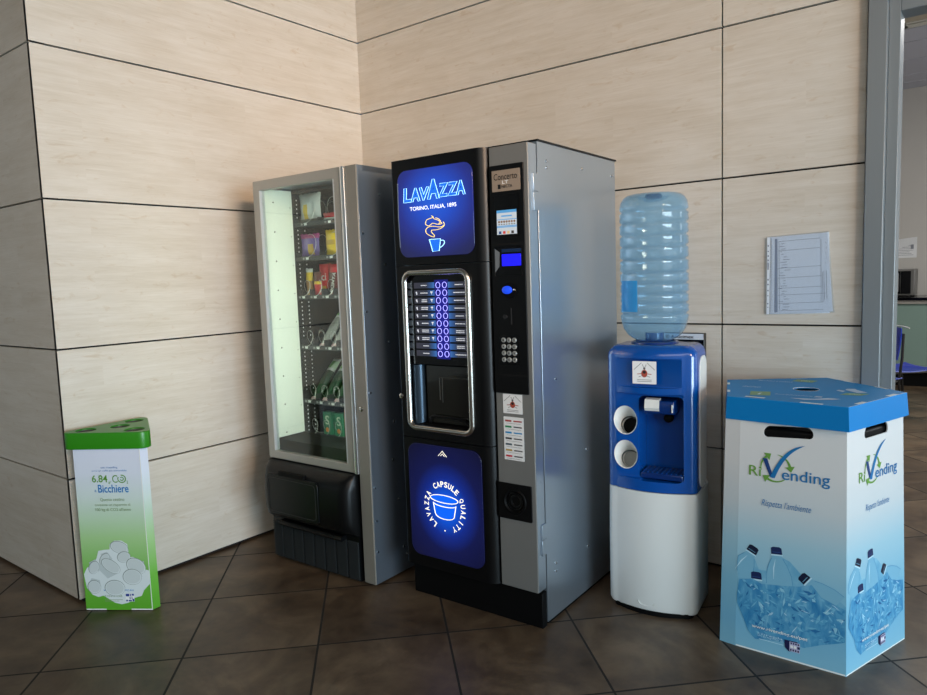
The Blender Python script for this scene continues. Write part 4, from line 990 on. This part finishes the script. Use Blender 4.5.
def artwork(o, F, u0, halfw):
    k = Ink(F, .0006); x = lambda a: a-.156+u0   # F1 measurements -> centred
    # bottles
    cl_ = lambda a: max(-halfw+.001, min(halfw-.001, a))
    pile = [(-.19, .20), (-.165, .25), (-.12, .262), (-.09, .25), (-.02, .26), (.03, .27), (.07, .285), (.10, .25), (.14, .235), (.192, .225), (.192, .115), (.15, .105), (.10, .085), (.05, .060), (-.02, .060), (-.06, .055), (-.11, .045), (-.135, .070), (-.15, .11), (-.19, .16)]
    haze = [(-.145, .35), (-.125, .35), (-.112, .33), (-.10, .30), (-.06, .30), (-.055, .35), (-.035, .362), (.0, .35), (.035, .315), (.062, .26), (.10, .26), (.14, .262), (.192, .235), (.192, .18), (-.19, .18), (-.17, .27)]
    k.poly([(cl_(a+.0), b) for a, b in haze], c_haze)
    for cx, cy, rot, dark in ((-.121, .366, -.45, 1), (-.043, .378, .1, 0), (-.108, .275, .08, 0), (.046, .302, .95, 1)):
        R2 = lambda px, py: (cx+px*cos(rot)-py*sin(rot), cy+px*sin(rot)+py*cos(rot))
        k.poly([(cl_(a), b) for a, b in [R2(*p_) for p_ in ((-.016, -.012), (-.018, -.026), (-.03, -.05), (-.042, -.085), (-.044, -.12), (.044, -.12), (.042, -.085), (.03, -.05), (.018, -.026), (.016, -.012))]], c_neck)
        for sx_ in (-1, 1): k.stroke([(cl_(a), b) for a, b in [R2(sx_*q_, h_) for q_, h_ in ((.018, -.026), (.03, -.05), (.041, -.085), (.043, -.118))]], .0022, mat('bottle_outline', (84, 150, 190), .5))
        k.stroke([R2(-.006, -.03), R2(-.014, -.06), R2(-.018, -.1)], .004, c_spark, [.2, 1, .2])
        k.poly([R2(*p_) for p_ in ((-.019, -.017), (.019, -.017), (.019, -.012), (-.019, -.012))], c_spark)
        k.poly([R2(*p_) for p_ in ((-.018, -.012), (.018, -.012), (.017, .010), (.010, .014), (-.010, .014), (-.017, .010))], c_capd if dark else c_cap)
        k.poly([R2(*p_) for p_ in ((-.014, -.005), (.012, -.005), (.012, -.0035), (-.014, -.0035))], c_neck if dark else mat('cap_line', (50, 84, 136), .5))
    k.poly([(cl_(a), b) for a, b in pile], c_pile)
    rr = random.Random(11)
    blues = [mat('crumple_%s' % n_, c_, .5) for n_, c_ in (('deep', (26, 104, 158)), ('mid', (52, 134, 182)), ('soft', (84, 158, 196)), ('pale', (112, 178, 208)), ('light', (142, 196, 218)))]
    def inside(a, b):
        c_ = False
        for (x1, y1), (x2, y2) in zip(pile, pile[1:]+pile[:1]):
            if (y1 > b) != (y2 > b) and a < (x2-x1)*(b-y1)/(y2-y1)+x1: c_ = not c_
        return c_
    for i in range(300):
        a = rr.uniform(-.18, .18); b = rr.uniform(.06, .29); an = rr.gauss(.9 if i % 2 else -.5, .5); L = rr.uniform(.010, .040); W_2 = rr.uniform(.002, .008)
        d_ = (cos(an), sin(an)); tri_ = [(a-d_[0]*L/2, b-d_[1]*L/2), (a+d_[1]*W_2, b-d_[0]*W_2), (a+d_[0]*L/2, b+d_[1]*L/2), (a-d_[1]*W_2*.6, b+d_[0]*W_2*.6)]
        if all(inside(*q_) for q_ in tri_): k.poly([(cl_(q_[0]), q_[1]) for q_ in tri_], blues[rr.choice((0, 1, 1, 2, 2, 2, 3, 3, 4))], .0009+i*.000002)
    k.k = 60
    for i in range(24):
        a = rr.uniform(-.15, .17); b = rr.uniform(.09, .24); an = rr.uniform(-.6, 1.3); L = rr.uniform(.008, .04)
        P_ = bez((a, b), (a+L*.3*cos(an), b+L*.3*sin(an)+.004), (a+L*.7*cos(an), b+L*.7*sin(an)-.003), (a+L*cos(an), b+L*sin(an)), 6)
        P_ = [(cl_(q[0]), q[1]) for q in P_]; k.stroke(P_, .002, c_spark if i % 3 else mat('print_shadow', (44, 124, 176), .5), [.1, .6, 1, 1, 1, .6, .1])
    # logo
    Y = lambda a: a
    k.text('Ri', (x(.040), x(.079), .632, .667), c_green, .004)
    def arc(cx, cy, r, a0_, a1_, w_=.008): k.stroke([(cx+r*cos(radians(a0_+(a1_-a0_)*i/14)), cy+r*sin(radians(a0_+(a1_-a0_)*i/14))) for i in range(15)], w_, c_green, [.25+.75*i/14 for i in range(15)])
    cx, cy, r = x(.126), .667, .047
    arc(cx, cy, r, 195, 128); arc(cx, cy, r, 82, 12); arc(cx, cy, r, 318, 238)
    def head(a, s=.017):
        a = radians(a); p_ = Vector((cx+r*cos(a), cy+r*sin(a))); t_ = Vector((sin(a), -cos(a))); n_ = Vector((cos(a), sin(a)))
        k.poly([tuple(p_+t_*s*1.1), tuple(p_-n_*s*.9), tuple(p_+n_*s*.9)], c_green)
    head(128); head(12); head(238)
    k.poly([(x(.084), .697), (x(.099), .697), (x(.118), .641), (x(.118), .631), (x(.109), .634)], c_navy)
    k.poly([(x(.109), .634)]+[(x(a), b) for a, b in bez((.124, .631), (.145, .69), (.17, .73), (.218, .754), 10)]+[(x(a), b) for a, b in bez((.218, .754), (.165, .745), (.135, .70), (.109, .634), 10)][1:-1], c_blue)
    k.text('ending', (x(.147), x(.295), .619, .668), c_blue, .006)
    k.text("Rispetta l'ambiente", (x(.082), x(.240), .523, .553), c_blue, -.004, .35)
    k.text('www.rivending.eu/pet', (x(.055), x(.236), .083, .098), M_whe, .01)
    k.text('un progetto di', (x(.075), x(.16), .058, .066), c_spark, 0); k.rect(x(.08), x(.16), .049, .051, c_spark); k.text('corepla', (x(.075), x(.158), .064, .074), c_spark)
    k.poly([(x(.163), .072), (x(.205), .074), (x(.210), .04), (x(.178), .034), (x(.166), .045)], mat('mark_dark_navy', (22, 24, 70), .5))
    k.rect(x(.180), x(.213), .036, .070, mat('mark_mauve', (186, 182, 212), .5)); nn = MATS['mark_dark_navy']
    for i in range(4): k.rect(x(.183+.0075*i), x(.188+.0075*i), .062, .068, nn); k.rect(x(.182+.0078*i), x(.187+.0078*i), .038, .045, nn)
    for i in range(3): k.rect(x(.183+.011*i), x(.191+.011*i), .049, .058, M_whe if i < 2 else nn)
    k.obj('printed_artwork', o)
Lw = sqrt((A_[0]-B2[0])**2+(A_[1]-B2[1])**2)
artwork(body_parts[5][0], body_parts[5][1] @ Matrix.Translation((.0, 0, 0)), -.020+.0, Lw/2-.004)
artwork(body_parts[0][0], body_parts[0][1], .0, .186)
# white cut edge along the bottom
k = Ink(body_parts[5][1], .0004); k.rect(-.176, .176, .001, .006, M_whe); k.obj('cut_edge', body_parts[5][0])
k = Ink(body_parts[0][1], .0004); k.rect(-.198, .198, .001, .005, M_whe); k.obj('cut_edge', body_parts[0][0])
# lid
LP5 = [(2.765, -.658), (2.885, -.287), (2.586, -.032), (2.260, -.238), (2.377, -.616)]
M_lidt = mat('lid_blue_top', (36, 140, 210), .55, spec=.25); M_lids = mat('lid_blue_side', (0, 122, 192), .5, spec=.25)
hole = circ(2.578, -.352, .043)
lid = plate('box_lid', [LP5, hole], .004, M_lidt, frame((0, 0, .901), (1, 0, 0), (0, 1, 0)), B)
for i in range(5):
    p, q = Vector((*LP5[i], .8995)), Vector((*LP5[(i+1) % 5], .8995)); c5 = Vector((2.573, -.366, .8995))
    d = lambda v: Vector((c5.x+(v.x-c5.x)*1.022, c5.y+(v.y-c5.y)*1.022, .822))
    mb = MB(); n_ = (q-p).cross(Vector((0, 0, 1))).normalized()*.003
    mb.add([d(p), d(q), q, p, d(p)-n_, d(q)-n_, q-n_, p-n_], [(0, 1, 2, 3), (7, 6, 5, 4), (0, 4, 5, 1), (1, 5, 6, 2), (2, 6, 7, 3), (3, 7, 4, 0)]); mb.obj('lid_skirt', M_lids, B)
k = Ink(frame((0, 0, .901), (1, 0, 0), (0, 1, 0)), .0006); c_tab = mat('tab_white', (222, 238, 246), .5); c_lg = mat('lid_olive', (124, 166, 124), .5); c_lt = mat('lid_print_pale', (180, 208, 240), .5)
k.poly(ringol([(x*1, y*1) for x, y in circ(2.578, -.352, .041)], 0)[:0] or [(2.578+.041*cos(a), -.352+.041*sin(a)) for a in [radians(10*i) for i in range(36)]][:0] or [(0, 0)]*0 or [(2.4309, -.6022), (2.4980, -.6100), (2.5000, -.5920), (2.4330, -.5842)], c_tab)
def tabq(i, s0, s1, dep=.018):
    p, q = Vector(LP5[i]), Vector(LP5[(i+1) % 5]); t_ = (q-p).normalized(); n_ = Vector((-t_.y, t_.x)); n_ = n_ if n_.dot(Vector((2.573, -.366))-p) > 0 else -n_; L = (q-p).length
    a, b = p+t_*L*s0, p+t_*L*s1; k.poly([tuple(a), tuple(b), tuple(b+n_*dep), tuple(a+n_*dep)], c_tab)
tabq(4, .62, .80); tabq(0, .17, .31); tabq(0, .70, .85); tabq(1, .2, .36, .008); tabq(1, .6, .75, .008); tabq(2, .2, .36, .008); tabq(2, .68, .85, .008); tabq(3, .2, .32, .01); tabq(3, .65, .77, .01)
k.stroke([LP5[0], LP5[1]], .003, c_tab)
k.poly([(2.438, -.560), (2.503, -.545), (2.483, -.463), (2.418, -.478)], c_lg); k.poly([(2.49, -.18), (2.565, -.19), (2.575, -.135), (2.50, -.125)], c_lg); k.poly([(2.70, -.43), (2.765, -.42), (2.785, -.375), (2.715, -.385)], c_lg)
k.text('VENDITRICI', (2.360, 2.425, -.392, -.365), c_lt, .01); k.text('Bicchieri e palette', (2.375, 2.50, -.225, -.195), c_lt, .0)
k.text('Sensibilizzazione', (2.508, 2.63, -.512, -.492), c_lt, .0)
k.text('i', (2.455, 2.465, -.535, -.50), c_tab); k.text('RITIRO', (2.52, 2.55, -.165, -.152), c_tab); k.text('RICICLO', (2.725, 2.76, -.408, -.395), c_tab)
k.poly([(2.57, -.565), (2.62, -.585), (2.70, -.545), (2.72, -.52), (2.68, -.515), (2.645, -.55), (2.61, -.555)], c_lt); k.poly([(2.635, -.52), (2.66, -.515), (2.66, -.495), (2.64, -.497)], c_lt)
k.poly([(2.70, -.32), (2.745, -.37), (2.775, -.35), (2.735, -.305), (2.725, -.28), (2.70, -.29)], c_lt); k.poly([(2.675, -.345), (2.70, -.37), (2.705, -.34), (2.68, -.325)], c_lt)
k.obj('lid_print', lid)
for bz_ in range(1): MB().tube([(2.578+.0435*cos(a), -.352+.0435*sin(a), .9005) for a in [2*pi*i/36 for i in range(36)]], .0009, 6, True).obj('hole_edge', M_whe, lid)

# ------------------------------------------------------------------ light
def area(name, loc, target, sx, sy, power, col, spread=180):
    l = bpy.data.lights.new(name, 'AREA'); l.shape = 'RECTANGLE'; l.size = sx; l.size_y = sy; l.energy = power; l.color = col; l.spread = radians(spread)
    o = bpy.data.objects.new(name, l); COL.objects.link(o); o.location = loc
    o.rotation_euler = (Vector(target)-Vector(loc)).to_track_quat('-Z', 'Y').to_euler(); return o
area('window_daylight', (9.4, -3.7, 1.15), (0, -3.4, 1.0), 4.7, 1.9, 590, (.66, .86, 1))
area('overhead_fill', (4.0, -4.6, 3.2), (2.6, -2.2, .4), 3.2, 2.0, 62, (1, .94, .86))  # added soft fill from above for fronts and lid tops; no skylight there
area('warm_wall_fill', (6.4, -3.4, 2.95), (.5, -.5, 2.2), 1.2, .5, 17, (1, .64, .38), 46)  # added warm light tinting the upper walls; no such fixture known
area('far_room_fill', (6.3, 3.4, 1.7), (1.5, 4.4, 1.8), 3.4, 2.0, 105, (.92, .97, 1))  # added side light brightening the far walls and ceiling; no window there
area('far_room_lamp', (3.2, 3.0, 3.2), (3.2, 3.0, 0), 1.6, 1.2, 60, (1, .98, .95))
area('snack_light', (.9885-.16, -1.0211+.045, 1.16), (.9885-.64, -1.0211+.12, 1.16), .02, 1.2, 3.6, (.97, 1, .93))
wd = bpy.data.worlds.new('world'); SC.world = wd; wd.use_nodes = True
wd.node_tree.nodes['Background'].inputs[0].default_value = (.62, .78, 1, 1); wd.node_tree.nodes['Background'].inputs[1].default_value = .15
SC.view_settings.view_transform = 'Standard'; SC.view_settings.look = 'None'; SC.view_settings.gamma = 1; SC.view_settings.use_curve_mapping = False
SC.view_settings.exposure = 0
